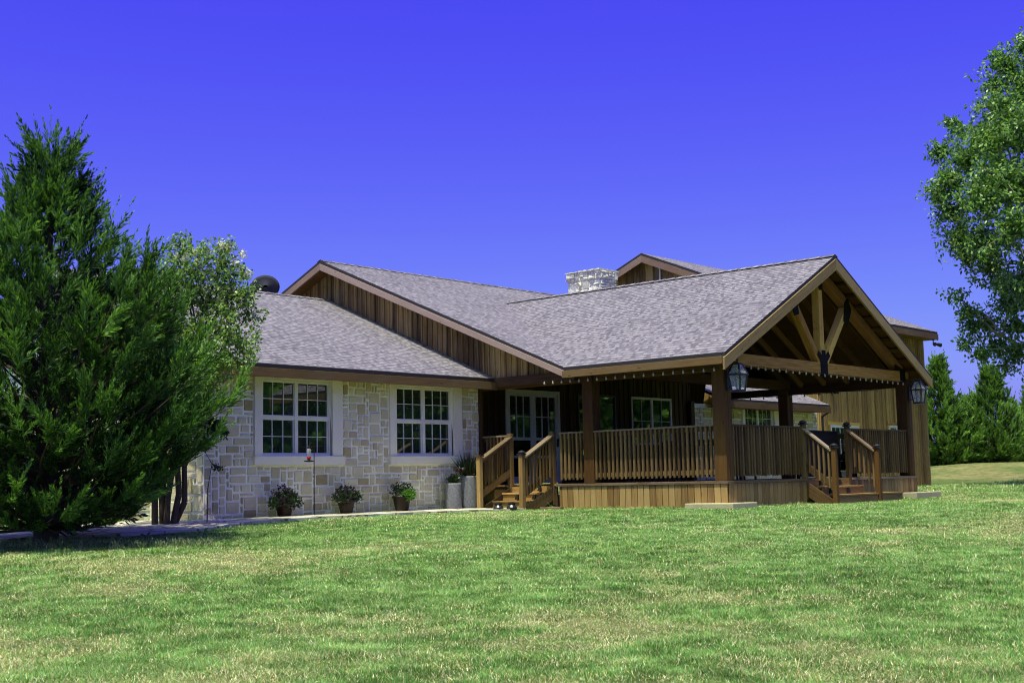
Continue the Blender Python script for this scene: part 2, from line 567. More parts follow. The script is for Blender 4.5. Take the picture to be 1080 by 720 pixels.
# ------------------------------------------------------------------ key planes of the house
DECK = -0.08
XD, YD, XR = 19.93, 12.49, 27.90          # deck: left face, front face, right face
YW = 19.50                                # main back wall under the porch
XE, XE2 = 19.46, 28.20                    # porch eaves
XRG, ZRG = 23.83, 4.46                    # porch ridge
ZE = 2.20
YF = 12.15                                # porch gable overhang plane
SP = (ZRG - ZE) / (XRG - XE)
YB, ZB = 15.85, 2.21                      # front eave of the main roof
YBR, ZBR = 23.22, 5.30                    # its ridge
SB = (ZBR - ZB) / (YBR - YB)
WX0, WX1, WY = 12.95, 19.86, 18.55        # stone wing
WE, WZ = 18.06, 2.15                      # its eave
WR, WZR = 23.40, 4.41

house = thing('house', 'long low ranch house with limestone front, grey shingle roofs and timber gabled porch', 'house', (19.9, 18.5, -0.6))


def roof_slab(name, polys, parent, th=0.07, edge='drip', under='soffit'):
    mb = MB()
    for p in polys:
        mb.prism(p, (0, 0, -th), 0.5, (0, 1, 2))
    return mb.build(name, ['shingle', edge, under], parent)


# --- roofs
roof_slab('porch_roof', [
    [(XE, YF, ZE), (XRG, YF, ZRG), (XRG, YB + (ZRG - ZB) / SB, ZRG), (XE, YB, ZE)],
    [(XE2, YF, ZRG - SP * (XE2 - XRG)), (XE2, YB + 0.05, ZRG - SP * (XE2 - XRG)), (XRG, YB + (ZRG - ZB) / SB, ZRG), (XRG, YF, ZRG)]], house, under='ceil')
zb_ = lambda y: ZB + SB * (y - YB)
roof_slab('main_roof', [
    [(XE, YB, ZB - 0.004), (XE2, YB, ZB - 0.004), (XE2, 16.6, zb_(16.6) - 0.004), (30.0, 16.6, zb_(16.6) - 0.004), (30.0, YBR, ZBR), (XE, YBR, ZBR)],
    [(XE, YBR, ZBR), (30.0, YBR, ZBR), (30.0, 30.6, ZB), (XE, 30.6, ZB)]], house)
SW = (WZR - WZ) / (WR - WE)
roof_slab('wing_roof', [
    [(12.40, WE, WZ), (XD - 0.01, WE, WZ), (XD - 0.01, WR, WZR), (12.40, WR, WZR)],
    [(12.40, WR, WZR), (XD - 0.01, WR, WZR), (XD - 0.01, 28.75, WZ), (12.40, 28.75, WZ)]], house)
roof_slab('rear_wing_roof', [[(30.02, 18.80, 2.12), (36.05, 18.80, 2.12), (36.05, 23.2, 3.95), (30.02, 23.2, 3.95)],
                             [(30.02, 23.2, 3.95), (36.05, 23.2, 3.95), (36.05, 27.6, 2.12), (30.02, 27.6, 2.12)]], house)


# --- ridge caps
def ridge_cap(p0, p1, step=0.28):
    mb = MB()
    p0, p1 = V(p0), V(p1); L = (p1 - p0).length; a = (p1 - p0) / L
    side = V((0, 0, 1)).cross(a)
    k = 0.0
    while k < L:
        q0, q1 = p0 + a * k, p0 + a * min(L, k + step + .03)
        for sg in (-1, 1):
            e = side * sg * 0.13 + V((0, 0, -0.055))
            mb.face([q0 + V((0, 0, .022)), q1 + V((0, 0, .012)), q1 + e + V((0, 0, .012)), q0 + e + V((0, 0, .022))][::sg], [(k, 0.07), (k + step, .07), (k + step, .12), (k, .12)], random.random())
        k += step
    mb.build('ridge_cap', ['shingle'], house)
ridge_cap((XRG, YF, ZRG), (XRG, 21.2, ZRG))
ridge_cap((XE, YBR, ZBR), (30, YBR, ZBR))
ridge_cap((12.4, WR, WZR), (XD - .02, WR, WZR))

# --- fascia and rake boards (one mesh for each run)
def board_run(name, segs, mat, w, d, side, bevel=0.004):
    mb = MB()
    for p0, p1 in segs:
        mb.beam(p0, p1, w, d, side)
    return mb.build(name, [mat], house, bevel)

ft = 0.10   # half height offset below the roof surface
board_run('eave_fascia', [((XE - .02, YF + .04, ZE - .14), (XE - .02, YB + .02, ZE - .14))], 'fascia', .04, .14, (1, 0, 0))
board_run('eave_fascia', [((XE2 + .02, YF + .04, ZE - .16), (XE2 + .02, YB, ZE - .16))], 'fascia', .04, .17, (1, 0, 0))
board_run('eave_fascia', [((12.42, WE - .02, WZ - .16), (XD - .03, WE - .02, WZ - .16))], 'fascia', .04, .16, (0, 1, 0))
board_run('eave_fascia', [((30.05, 18.78, 1.96), (36.03, 18.78, 1.96))], 'fascia', .04, .18, (0, 1, 0))
nrm = lambda dx, dz, k: V((dx, 0, dz)).normalized() * k
# porch gable rakes
for sgn, xe in ((1, XE - .04), (-1, XE2 + .04)):
    zt = ZRG - SP * abs(xe - XRG)
    mb = MB()
    h = 0.21
    off = 0.075
    pts = [(xe, YF - .02, zt - off), (XRG, YF - .02, ZRG - off), (XRG, YF - .02, ZRG - off - h * 1.1), (xe, YF - .02, zt - off - h * 1.05)]
    mb.prism(pts, (0, .045, 0), random.random(), uaxis=(sgn * 1, 0, SP))
    mb.build('rake_board', ['rake2'], house, .004)
# shingle edge line above the rakes
# main gable rakes (plane x = XE)
for y0, z0 in ((YB - .02, ZB), (30.6, ZB)):
    mb = MB()
    pts = [(XE - .02, y0, z0 - .08), (XE - .02, YBR, ZBR - .08), (XE - .02, YBR, ZBR - .235), (XE - .02, y0, z0 - .21)]
    mb.prism(pts, (.045, 0, 0), random.random(), uaxis=(0, (YBR - y0), ZBR - z0))
    mb.build('rake_board', ['rake'], house, .004)
for y0 in (WE, 28.75):
    mb = MB()
    pts = [(12.38, y0, WZ - .08), (12.38, WR, WZR - .08), (12.38, WR, WZR - .3), (12.38, y0, WZ - .265)]
    mb.prism(pts, (.045, 0, 0), random.random(), uaxis=(0, (WR - y0), WZR - WZ))
    mb.build('rake_board', ['rake'], house, .004)
mb = MB()
mb.prism([(36.05, 18.8, 2.04), (36.05, 23.2, 3.87), (36.05, 23.2, 3.67), (36.05, 18.8, 1.86)], (.04, 0, 0), .4, uaxis=(0, 4.4, 1.8))
mb.build('rake_board', ['rake'], house)

# --- soffit of the stone wing
mb = MB()
mb.box(12.42, XD - .03, WE + .003, WY - .01, 1.975, 1.99)
mb.build('soffit', ['soffit'], house)
mb = MB()
mb.box(30.05, 36.03, 18.803, 19.39, 1.9, 1.915)
mb.build('soffit', ['soffit'], house)


# --- stone walls: random ashlar, every stone its own little block
def ashlar(mb, u0, u1, z0, z1, holes, put, cell=0.074, depth=0.026, rough=0.0):
    nu, nz = int(round((u1 - u0) / cell)), int(round((z1 - z0) / cell))
    cu, cz = (u1 - u0) / nu, (z1 - z0) / nz
    occ = np.zeros((nu, nz), bool)
    for a, b, c, d in holes:
        for i in range(nu):
            for j in range(nz):
                if u0 + (i + .5) * cu > a and u0 + (i + .5) * cu < b and z0 + (j + .5) * cz > c and z0 + (j + .5) * cz < d:
                    occ[i, j] = True
    shapes = [(3, 2), (4, 2), (2, 2), (3, 2), (3, 3), (4, 3), (2, 1), (3, 1), (4, 2), (2, 3), (3, 2), (2, 2), (5, 2), (4, 1), (1, 2), (4, 3), (3, 3)]
    for j in range(nz):
        for i in range(nu):
            if occ[i, j]:
                continue
            random.shuffle(shapes)
            for (w, h) in shapes + ([(3, 1)] if rough > .02 else []) + [(2, 1), (1, 2), (1, 1)]:
                if (w == 1 and h == 2 and random.random() < .5) or (rough > .02 and h > 1 and random.random() < .6): continue
                if i + w <= nu and j + h <= nz and not occ[i:i + w, j:j + h].any():
                    break
            occ[i:i + w, j:j + h] = True
            g = 0.0165
            ua, ub = u0 + i * cu + g + random.uniform(-.004, .006), u0 + (i + w) * cu - g + random.uniform(-.006, .004)
            za, zb = z0 + j * cz + g + random.uniform(-.004, .006), z0 + (j + h) * cz - g + random.uniform(-.006, .004)
            jt = lambda: random.uniform(-.007, .007)
            d = depth * random.uniform(.5, 1.25)
            q = [(ua + jt(), za + jt()), (ub + jt(), za + jt()), (ub + jt(), zb + jt()), (ua + jt(), zb + jt())]
            e = 0.008
            cxm, czm = (ua + ub) / 2, (za + zb) / 2
            qi = [(x - math.copysign(e, x - cxm), z - math.copysign(e, z - czm)) for x, z in q]
            A = [put(x, z, 0.0) for x, z in q]; B = [put(x, z, max(.004, d + rough * random.uniform(-1, 1))) for x, z in qi]
            rnd = min(1, max(0, random.gauss(.52, .2)))
            mb.face(B, [(x, z) for x, z in qi], rnd, 0)
            for k in range(4):
                l = (k + 1) % 4
                mb.face([A[k], A[l], B[l], B[k]], [q[k], q[l], qi[l], qi[k]], rnd, 0)


W1 = (14.17, 15.80, 0.54, 1.935)
W2 = (17.45, 19.08, 0.54, 1.935)
TR = 0.20
holes = [(W1[0] - TR, W1[1] + .27, .36, 2.2), (W2[0] - .2, W2[1] + .27, .36, 2.2)]
mb = MB()
def backing(mb, x0, x1, z0, z1, y0, y1, holes):
    xs = [x0]
    for a, b, c, d in sorted(holes):
        mb.box(xs[-1], a, y0, y1, z0, z1, .5, 1)
        mb.box(a, b, y0, y1, z0, c, .5, 1)
        if d < z1: mb.box(a, b, y0, y1, d, z1, .5, 1)
        xs.append(b)
    mb.box(xs[-1], x1, y0, y1, z0, z1, .5, 1)
backing(mb, WX0, WX1, -.95, 2.06, WY, WY + .2, [W1, W2])
ashlar(mb, WX0 + .002, WX1, -.62, 1.99, holes, lambda u, z, d: (u, WY - d, z), rough=.006)
mb.build('stone_wall', ['stone', 'mortar'], house)
# left side wall and its gable, in the sun behind the trees
mb = MB()
mb.prism([(WX0, WY + .2, -.95), (WX0, 28.25, -.95), (WX0, 28.25, 2.0), (WX0, WR, 4.2), (WX0, WY + .2, 2.0)], (.2, 0, 0), .5, (1, 1, 1))
ashlar(mb, WY, 26.5, -.62, 2.06, [], lambda u, z, d: (WX0 - d, u, z), .1)
mb.build('stone_wall', ['stone', 'mortar'], house)
# rear wing stone wall
mb = MB()
W3 = (32.0, 33.65, .6, 2.02)
backing(mb, 29.35, 36.35, -.75, 2.0, 19.42, 19.6, [W3])
ashlar(mb, 29.36, 36.3, -.6, 1.9, [(W3[0] - .16, W3[1] + .4, .4, 2.2)], lambda u, z, d: (u, 19.42 - d, z), .1)
mb.build('stone_wall', ['stone', 'mortar'], house)


# --- windows
def window(x0, x1, z0, z1, y, parent, sashes=2, cols=3, rows=2, fmat='white', depth=.06, trim=None, name='window', mull=.075, fr=.045, glass='glass', lower_grid=True, glim=.012):
    mb = MB()
    yb, yf = y + depth + .03, y + depth - .03
    mb.box(x0, x0 + fr, yf, yb, z0, z1); mb.box(x1 - fr, x1, yf, yb, z0, z1)
    mb.box(x0 + fr, x1 - fr, yf, yb, z1 - fr, z1); mb.box(x0 + fr, x1 - fr, yf - .015, yb, z0, z0 + fr)
    xm = (x0 + x1) / 2
    mb.box(xm - mull / 2, xm + mull / 2, yf - .004, yb, z0 + fr, z1 - fr)
    zm = (z0 + z1) / 2 - .0
    panes = []
    for a, b in ((x0 + fr, xm - mull / 2), (xm + mull / 2, x1 - fr)):
        if sashes == 2:
            mb.box(a, b, yf + .004, yb, zm - .03, zm + .03)
            cells = [(a, b, z0 + fr, zm - .03, .030), (a, b, zm + .03, z1 - fr, .012)]
        else:
            cells = [(a, b, z0 + fr, z1 - fr, .012)]
        for k, (a_, b_, c_, d_, back) in enumerate(cells):
            yy = yf + back
            if k == 0 and sashes == 2 and not lower_grid:
                panes.append((a_, b_, c_, d_, yy + .012)); continue
            st = .015
            mb.box(a_, a_ + st, yy, yy + .03, c_, d_); mb.box(b_ - st, b_, yy, yy + .03, c_, d_)
            mb.box(a_ + st, b_ - st, yy, yy + .03, c_, c_ + st); mb.box(a_ + st, b_ - st, yy, yy + .03, d_ - st, d_)
            for i in range(1, cols):
                xx = a_ + (b_ - a_) * i / cols
                mb.box(xx - glim / 2, xx + glim / 2, yy + .004, yy + .02, c_ + st, d_ - st)
            for i in range(1, rows):
                zz = c_ + (d_ - c_) * i / rows
                mb.box(a_ + st, b_ - st, yy + .006, yy + .018, zz - glim / 2, zz + glim / 2)
            panes.append((a_ + st, b_ - st, c_ + st, d_ - st, yy + .022))
    w = mb.build(name, [fmat], parent)
    for (a, b, c, d, yy) in panes:
        g = MB(); g.box(a - .005, b + .005, yy, yy + .006, c - .005, d + .005)
        g.build('pane', [glass], w)
    # dark sheet standing in for room shade, so nothing shows through round the edges
    g = MB(); g.box(x0 + .01, x1 - .01, yb + .004, yb + .02, z0 + .01, z1 - .01)
    g.build('dark_backing', ['dark'], w)
    if trim:
        tl, tr, tt, tb = trim
        t = MB()
        t.box(x0 - tl, x0, y - .045, y + .1, z0, z1 + tt); t.box(x1, x1 + tr, y - .045, y + .1, z0, z1 + tt)
        t.box(x0, x1, y - .045, y + .1, z1, z1 + tt)
        t.build('surround', ['cast'], w, .006)
        t = MB(); t.box(x0 - tl - .025, x1 + tr + .025, y - .08, y + .1, z0 - tb, z0 - .002)
        t.build('sill', ['cast'], w, .008)
    return w


window(*W1, WY, house, trim=(.18, .25, .045, .165))
window(*W2, WY, house, trim=(.18, .25, .045, .165))
window(26.62, 28.42, .86, 2.09, YW, house, sashes=1, cols=2, rows=2, depth=-.01, glim=.012)
window(*W3, 19.42, house, trim=(.14, .38, .03, .13))
window(24.42, 25.95, .15, 2.09, YW, house, sashes=1, cols=1, rows=1, fmat='bronze', depth=-.01, mull=.05)


# --- board and batten
def board_batten(mb, put, s0, s1, zlo, zhi, bw=.2, bat=.045, th=.02, seam=.004):
    """vertical boards from s0 to s1; zlo, zhi functions of s; put(s, z, d)"""
    s = s0
    while s < s1 - .01:
        e = min(s1, s + bw)
        rnd = random.random()
        a, b = s + seam / 2, e - seam / 2
        def pr(a, b, d0, d1, rnd):
            B = [put(a, zlo(a), d1), put(b, zlo(b), d1), put(b, zlo(b), d0), put(a, zlo(a), d0)]
            T = [put(a, zhi(a), d1), put(b, zhi(b), d1), put(b, zhi(b), d0), put(a, zhi(a), d0)]
            mb.hexa(B, T, rnd)
        if zhi(s) > zlo(s) + .02 or zhi(e) > zlo(e) + .02:
            pr(a, b, 0, th, rnd)
            if bat:
                pr(e - bat / 2, e + bat / 2, th - .002, th + .02, min(1, max(0, rnd + random.uniform(-.3, .3))))
        s = e


# main gable wall
mb = MB()
board_batten(mb, lambda s, z, d: (XD + .03 - d, s, z), 15.95, 30.5, lambda s: 2.12, lambda s: min(zb_(s), ZBR - SB * (s - YBR)) - .085, bw=.155, bat=.04)
mb.build('gable_siding', ['siding'], house)
mb = MB()
mb.beam((XD - .02, 15.9, 2.06), (XD - .02, 18.35, 2.06), .12, .2, (1, 0, 0))
mb.build('ledger_beam', ['fascia'], house, .006)
# soffit board under the rake overhang
mb = MB()
mb.prism([(XE, YB + .1, ZB - .05), (XD, YB + .1, ZB - .05), (XD, YBR, ZBR - .12), (XE, YBR, ZBR - .12)], (0, 0, -.02), .4)
mb.prism([(XE, YBR, ZBR - .12), (XD, YBR, ZBR - .12), (XD, 30.5, ZB - .05), (XE, 30.5, ZB - .05)], (0, 0, -.02), .4)
mb.build('soffit', ['soffit'], house)
# walls under the porch
mb = MB()
DX0, DX1 = 21.77, 23.70
def wall_z0(s):
    if DX0 < s < DX1: return 2.13
    return DECK - .1
board_batten(mb, lambda s, z, d: (s, YW + .025 - d, z), 20.0, DX0 - .02, lambda s: -.2, lambda s: zb_(YW) - .1, bw=.2)
board_batten(mb, lambda s, z, d: (s, YW + .025 - d, z), DX0 - .02, DX1 + .02, lambda s: 2.13, lambda s: zb_(YW) - .1, bw=.2)
board_batten(mb, lambda s, z, d: (s, YW + .025 - d, z), DX1 + .02, 24.40, lambda s: -.2, lambda s: zb_(YW) - .1, bw=.2)
for a, b, c in ((24.40, 25.97, .14), (26.60, 28.44, .85)):
    board_batten(mb, lambda s, z, d: (s, YW + .025 - d, z), a, b, lambda s: -.2, lambda s: c, bw=.2)
    board_batten(mb, lambda s, z, d: (s, YW + .025 - d, z), a, b, lambda s: 2.10, lambda s: zb_(YW) - .1, bw=.2)
board_batten(mb, lambda s, z, d: (s, YW + .025 - d, z), 25.97, 26.60, lambda s: -.2, lambda s: zb_(YW) - .1, bw=.2)
board_batten(mb, lambda s, z, d: (s, YW + .025 - d, z), 28.44, 29.35, lambda s: -.2, lambda s: zb_(YW) - .1, bw=.2)
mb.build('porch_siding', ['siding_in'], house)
mb = MB()
board_batten(mb, lambda s, z, d: (WX1 + .1 + d, s, z), WY + .0, YW, lambda s: -.3, lambda s: 2.1, bw=.2)
mb.box(WX1 + .004, WX1 + .115, WY - .03, WY + .1, -.3, 2.05)
mb.box(WX1 + .004, WX1 + .10, WY + .1, YW + 2, -.3, 2.1)
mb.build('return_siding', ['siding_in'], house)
mb = MB()
mb.box(29.2, 29.37, 19.36, 19.45, -.5, 2.05)
mb.build('corner_board', ['siding_in'], house)

mb = MB()
board_batten(mb, lambda s, z, d: (29.93 - d, s, z), 16.7, 27.0, lambda s: 1.95 if s > 19.3 else zb_(s) - .45, lambda s: min(zb_(s), ZBR - SB * (s - YBR)) - .09, bw=.25)
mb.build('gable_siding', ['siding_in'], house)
# --- double doors
mb = MB()
x0, x1, z0, z1 = DX0, DX1, DECK, 2.10
y = YW - .03
mb.box(x0, x0 + .06, y - .02, y + .05, z0, z1); mb.box(x1 - .06, x1, y - .02, y + .05, z0, z1); mb.box(x0 + .06, x1 - .06, y - .02, y + .05, z1 - .06, z1)
door_frame = mb.build('door_frame', ['white'], house)
xm = (x0 + x1) / 2
for k, (a, b) in enumerate(((x0 + .065, xm - .003), (xm + .003, x1 - .065))):
    mb = MB(); st = .085
    for p_, q_ in ((a, a + st), (b - st, b)):
        mb.box(p_, q_, y, y + .045, z0 + .02, z1 - .065)
    for zl, zh in ((z0 + .02, .10), (.52, .58), (.98, 1.045), (z1 - .15, z1 - .065)):
        if zl == .98:
            zl, zh = .93, 1.0
        mb.box(a + st, b - st, y, y + .045, zl, zh)
    for i in (1, 2):
        xx = a + st + (b - a - 2 * st) * i / 3
        mb.box(xx - .01, xx + .01, y + .008, y + .03, 1.0, z1 - .15)
    mb.box(a + st, b - st, y + .01, y + .028, 1.47, 1.492)
    mb.build('door', ['offwhite'], house)
    d = bpy.data.objects[[o.name for o in COL.objects if o.name.startswith('door') and not o.name.startswith('door_frame')][-1]]
    for zl, zh in ((1.0, z1 - .15), (.58, .93), (.10, .52)):
        g = MB(); g.box(a + st - .005, b - st + .005, y + .031, y + .038, zl - .005, zh + .005)
        g.build('pane', ['glass' if zl > .9 else 'dark'], d)
    g = MB()
    hx = a + .045 if k == 0 else b - .045
    g.lathe([(.022, -.03), (.03, -.01), (.03, .03), (.018, .045)], (hx, y - .03, .93), 10)
    g.box(hx - .022, hx + .022, y - .032, y - .002, .78, .97)
    g.build('handle', ['bronze'], d)

# --- deck and porch timber
mb = MB()
yy = YD + .02
while yy < YW - .02:
    e = min(yy + .14, YW - .02)
    mb.box(XD + .0, XR, yy, e - .005, DECK - .035, DECK)
    yy += .14
mb.build('deck_floor', ['deck'], house)
for q in ((XD - .035, XD - .003, YD - .03, 16.50), (XD - .002, 22.80, YD - .035, YD + .016), (24.72, XR + .03, YD - .035, YD + .016)):
    mb = MB()
    mb.box(*q, DECK - .05, DECK - .004)
    mb.build('deck_edge', ['railcap'], house, .004)
def skirt(name, put, s0, s1, zb):
    mb = MB(); s = s0
    while s < s1 - .02:
        e = min(s + .143, s1)
        r_ = random.random()
        B = [put(s + .007, zb, .0), put(e - .007, zb, .0), put(e - .007, zb, .025), put(s + .007, zb, .025)]
        T = [put(s + .007, DECK - .052, .0), put(e - .007, DECK - .052, .0), put(e - .007, DECK - .052, .025), put(s + .007, DECK - .052, .025)]
        mb.hexa(B, T, r_); s = e
    # backing
    B = [put(s0, zb, .028), put(s1, zb, .028), put(s1, zb, .05), put(s0, zb, .05)]
    T = [put(s0, DECK - .052, .028), put(s1, DECK - .052, .028), put(s1, DECK - .052, .05), put(s0, DECK - .052, .05)]
    mb.hexa(B, T, .0, 1)
    return mb.build(name, ['deck', 'black'], house)
skirt('deck_skirt', lambda s, z, d: (XD - .012 + d, s, z), YD, 16.42, -.9)
skirt('deck_skirt', lambda s, z, d: (s, YD - .012 + d, z), XD + .02, 22.80, -.9)
skirt('deck_skirt', lambda s, z, d: (s, YD - .012 + d, z), 24.72, XR, -.9)
skirt('deck_skirt', lambda s, z, d: (XR + .012 - d, s, z), YD + .03, 19.3, -.9)
for q in ((XD + .02, XD + .05, 16.5, 18.5), (22.8, 24.72, YD + .05, YD + .08)):
    mb = MB()
    mb.box(*q, -.8, DECK - .04)
    mb.build('stair_backing', ['rail'], house)

P0 = (20.05, 12.62); P1 = (20.05, 15.65); P2 = (27.73, 12.62); P3 = (27.73, 15.65)
for i, (px, py) in enumerate((P0, P1, P2, P3)):
    mb = MB(); h = .128
    mb.box(px - h, px - .004, py - h, py + h, DECK, 2.06); mb.box(px + .001, px + h, py - h, py + h, DECK, 2.06)
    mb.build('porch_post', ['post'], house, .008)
# beams
def beam(name, p0, p1, w, d, side, mat='beam', bevel=.008):
    mb = MB(); mb.beam(p0, p1, w, d, side); return mb.build(name, [mat], house, bevel)
ZT = 2.165
beam('tie_beam', (XE + .5, YD + .12, ZT), (XE2 - .35, YD + .12, ZT), .17, .22, (0, 1, 0))
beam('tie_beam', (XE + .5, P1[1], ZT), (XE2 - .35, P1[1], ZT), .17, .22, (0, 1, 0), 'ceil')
beam('eave_beam', (P0[0], YD - .05, 2.01), (P0[0], YW - .1, 2.01), .14, .17, (1, 0, 0), 'post')
beam('eave_beam', (P2[0], YD - .05, 2.01), (P2[0], 17.2, 2.01), .14, .17, (1, 0, 0), 'post')
# trusses
def truss(y, m1, m2):
    beam('king_post', (XRG, y, ZT + .11), (XRG, y, ZRG - .33), .16, .17, (0, 1, 0), m1)
    beam('strut', (XRG - .12, y, ZT + .12), (XRG - 1.12, y, 3.50), .16, .15, (0, 1, 0), m1)
    beam('strut', (XRG + .14, y, ZT + .12), (XRG + 1.18, y, 3.50), .16, .15, (0, 1, 0), m1)
    for sg in (-1, 1):
        beam('top_chord', (XRG + sg * 3.72, y, ZRG - SP * 3.72 - .26), (XRG + sg * .02, y, ZRG - .27), .18, .2, (0, 1, 0), m2)
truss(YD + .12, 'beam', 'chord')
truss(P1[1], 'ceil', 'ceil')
# black steel plates on the front truss
yp = YD + .12 - .09 - .012
def plate(pts):
    mb = MB()
    mb.prism([(x, yp, z) for x, z in pts], (0, .012, 0), .5)
    mb.build('truss_plate', ['plate'], house)
plate([(XRG - .14, 2.0), (XRG + .14, 2.0), (XRG + .14, 2.31), (XRG + .27, 2.42), (XRG + .20, 2.52), (XRG + .07, 2.41), (XRG + .07, 2.53), (XRG - .07, 2.53), (XRG - .07, 2.41), (XRG - .20, 2.52), (XRG - .27, 2.42), (XRG - .14, 2.31)])
plate([(XRG - .08, 3.78), (XRG + .08, 3.78), (XRG + .08, 4.1), (XRG - .08, 4.1)])
for sg in (-1, 1):
    cx = XRG + sg * 1.12
    q = [(cx - sg * .16, 3.2), (cx + sg * .02, 3.15), (cx + sg * .2, 3.47), (cx + sg * .05, 3.72), (cx - sg * .1, 3.6)]
    plate(q)
    cx = XRG + sg * 3.62
    plate([(cx - sg * .05, 2.05), (cx + sg * .2, 2.05), (cx + sg * .2, 2.30), (cx - sg * .32, 2.42), (cx - sg * .32, 2.28), (cx - sg * .05, 2.28)])
# rafters and ceiling planks
yy = YF + .72
while yy < YB - .1:
    for sg in (-1, 1):
        mb = MB()
        mb.beam((XRG + sg * 4.15, yy, ZRG - SP * 4.15 - .17), (XRG + sg * .03, yy, ZRG - .17), .05, .15, (0, 1, 0))
        mb.build('rafter', ['rafterwood'], house)
    yy += .61
mb = MB()
# purlins / gable lookouts seen under the overhang
for sg in (-1, 1):
    k = .35
    while k < 4.2:
        z = ZRG - SP * k - .115
        mb = MB()
        mb.beam((XRG + sg * k, YF + .03, z), (XRG + sg * k, YF + .44, z), .09, .06, (1, 0, 0)); k += .4
        mb.build('lookout', ['post'], house)

# --- railings
def railing(name, p0, p1, zb=DECK, mat='rail', caph=1.03, step=.102, out=(0, 0)):
    (ax, ay), (bx, by) = p0, p1
    L = math.hypot(bx - ax, by - ay); dx, dy = (bx - ax) / L, (by - ay) / L
    nx, ny = out
    mb = MB()
    side = (-dy, dx, 0)
    mb.beam((ax, ay, zb + .16), (bx, by, zb + .16), .04, .085, side)
    mb.beam((ax, ay, zb + caph - .08), (bx, by, zb + caph - .08), .04, .085, side)
    k = step * .7
    while k < L - .03:
        x, y = ax + dx * k + nx * .04, ay + dy * k + ny * .04
        w = .022
        z0_, z1_ = zb + .075 + random.uniform(-.004, .004), zb + caph - .036
        c = [(x + dx * sx * w - dy * sy * w, y + dy * sx * w + dx * sy * w) for sx, sy in ((-1, -1), (1, -1), (1, 1), (-1, 1))]
        B = [(q[0], q[1], z0_) for q in c]
        # angled foot: the outer lower edge is cut back
        B = [(b[0], b[1], b[2] + (.035 if (b[0] - x) * nx + (b[1] - y) * ny < 0 else 0)) for b in B]
        mb.hexa(B, [(q[0], q[1], z1_) for q in c]); k += step
    o = mb.build(name, [mat], house)
    mb = MB()
    mb.beam((ax, ay, zb + caph - .018), (bx, by, zb + caph - .018), .13, .034, side)
    mb.build('rail_cap', ['railcap' if nx else 'rail'], o, .004)
    return o

railing('railing', (XD + .06, P0[1] + .13), (XD + .06, P1[1] - .13), out=(-1, 0))
railing('railing', (XD + .06, P1[1] + .13), (XD + .06, 16.42), out=(-1, 0))
railing('railing', (XD + .06, 17.80), (XD + .06, 18.50), out=(-1, 0))
railing('railing', (P0[0] + .13, YD + .09), (22.74, YD + .09), out=(0, -1))
railing('railing', (24.78, YD + .09), (P2[0] - .13, YD + .09), out=(0, -1))
railing('railing', (XR - .08, P2[1] + .13), (XR - .08, P3[1] - .13), out=(1, 0))
railing('railing', (XR - .08, P3[1] + .13), (XR - .08, YW - .1), out=(1, 0))


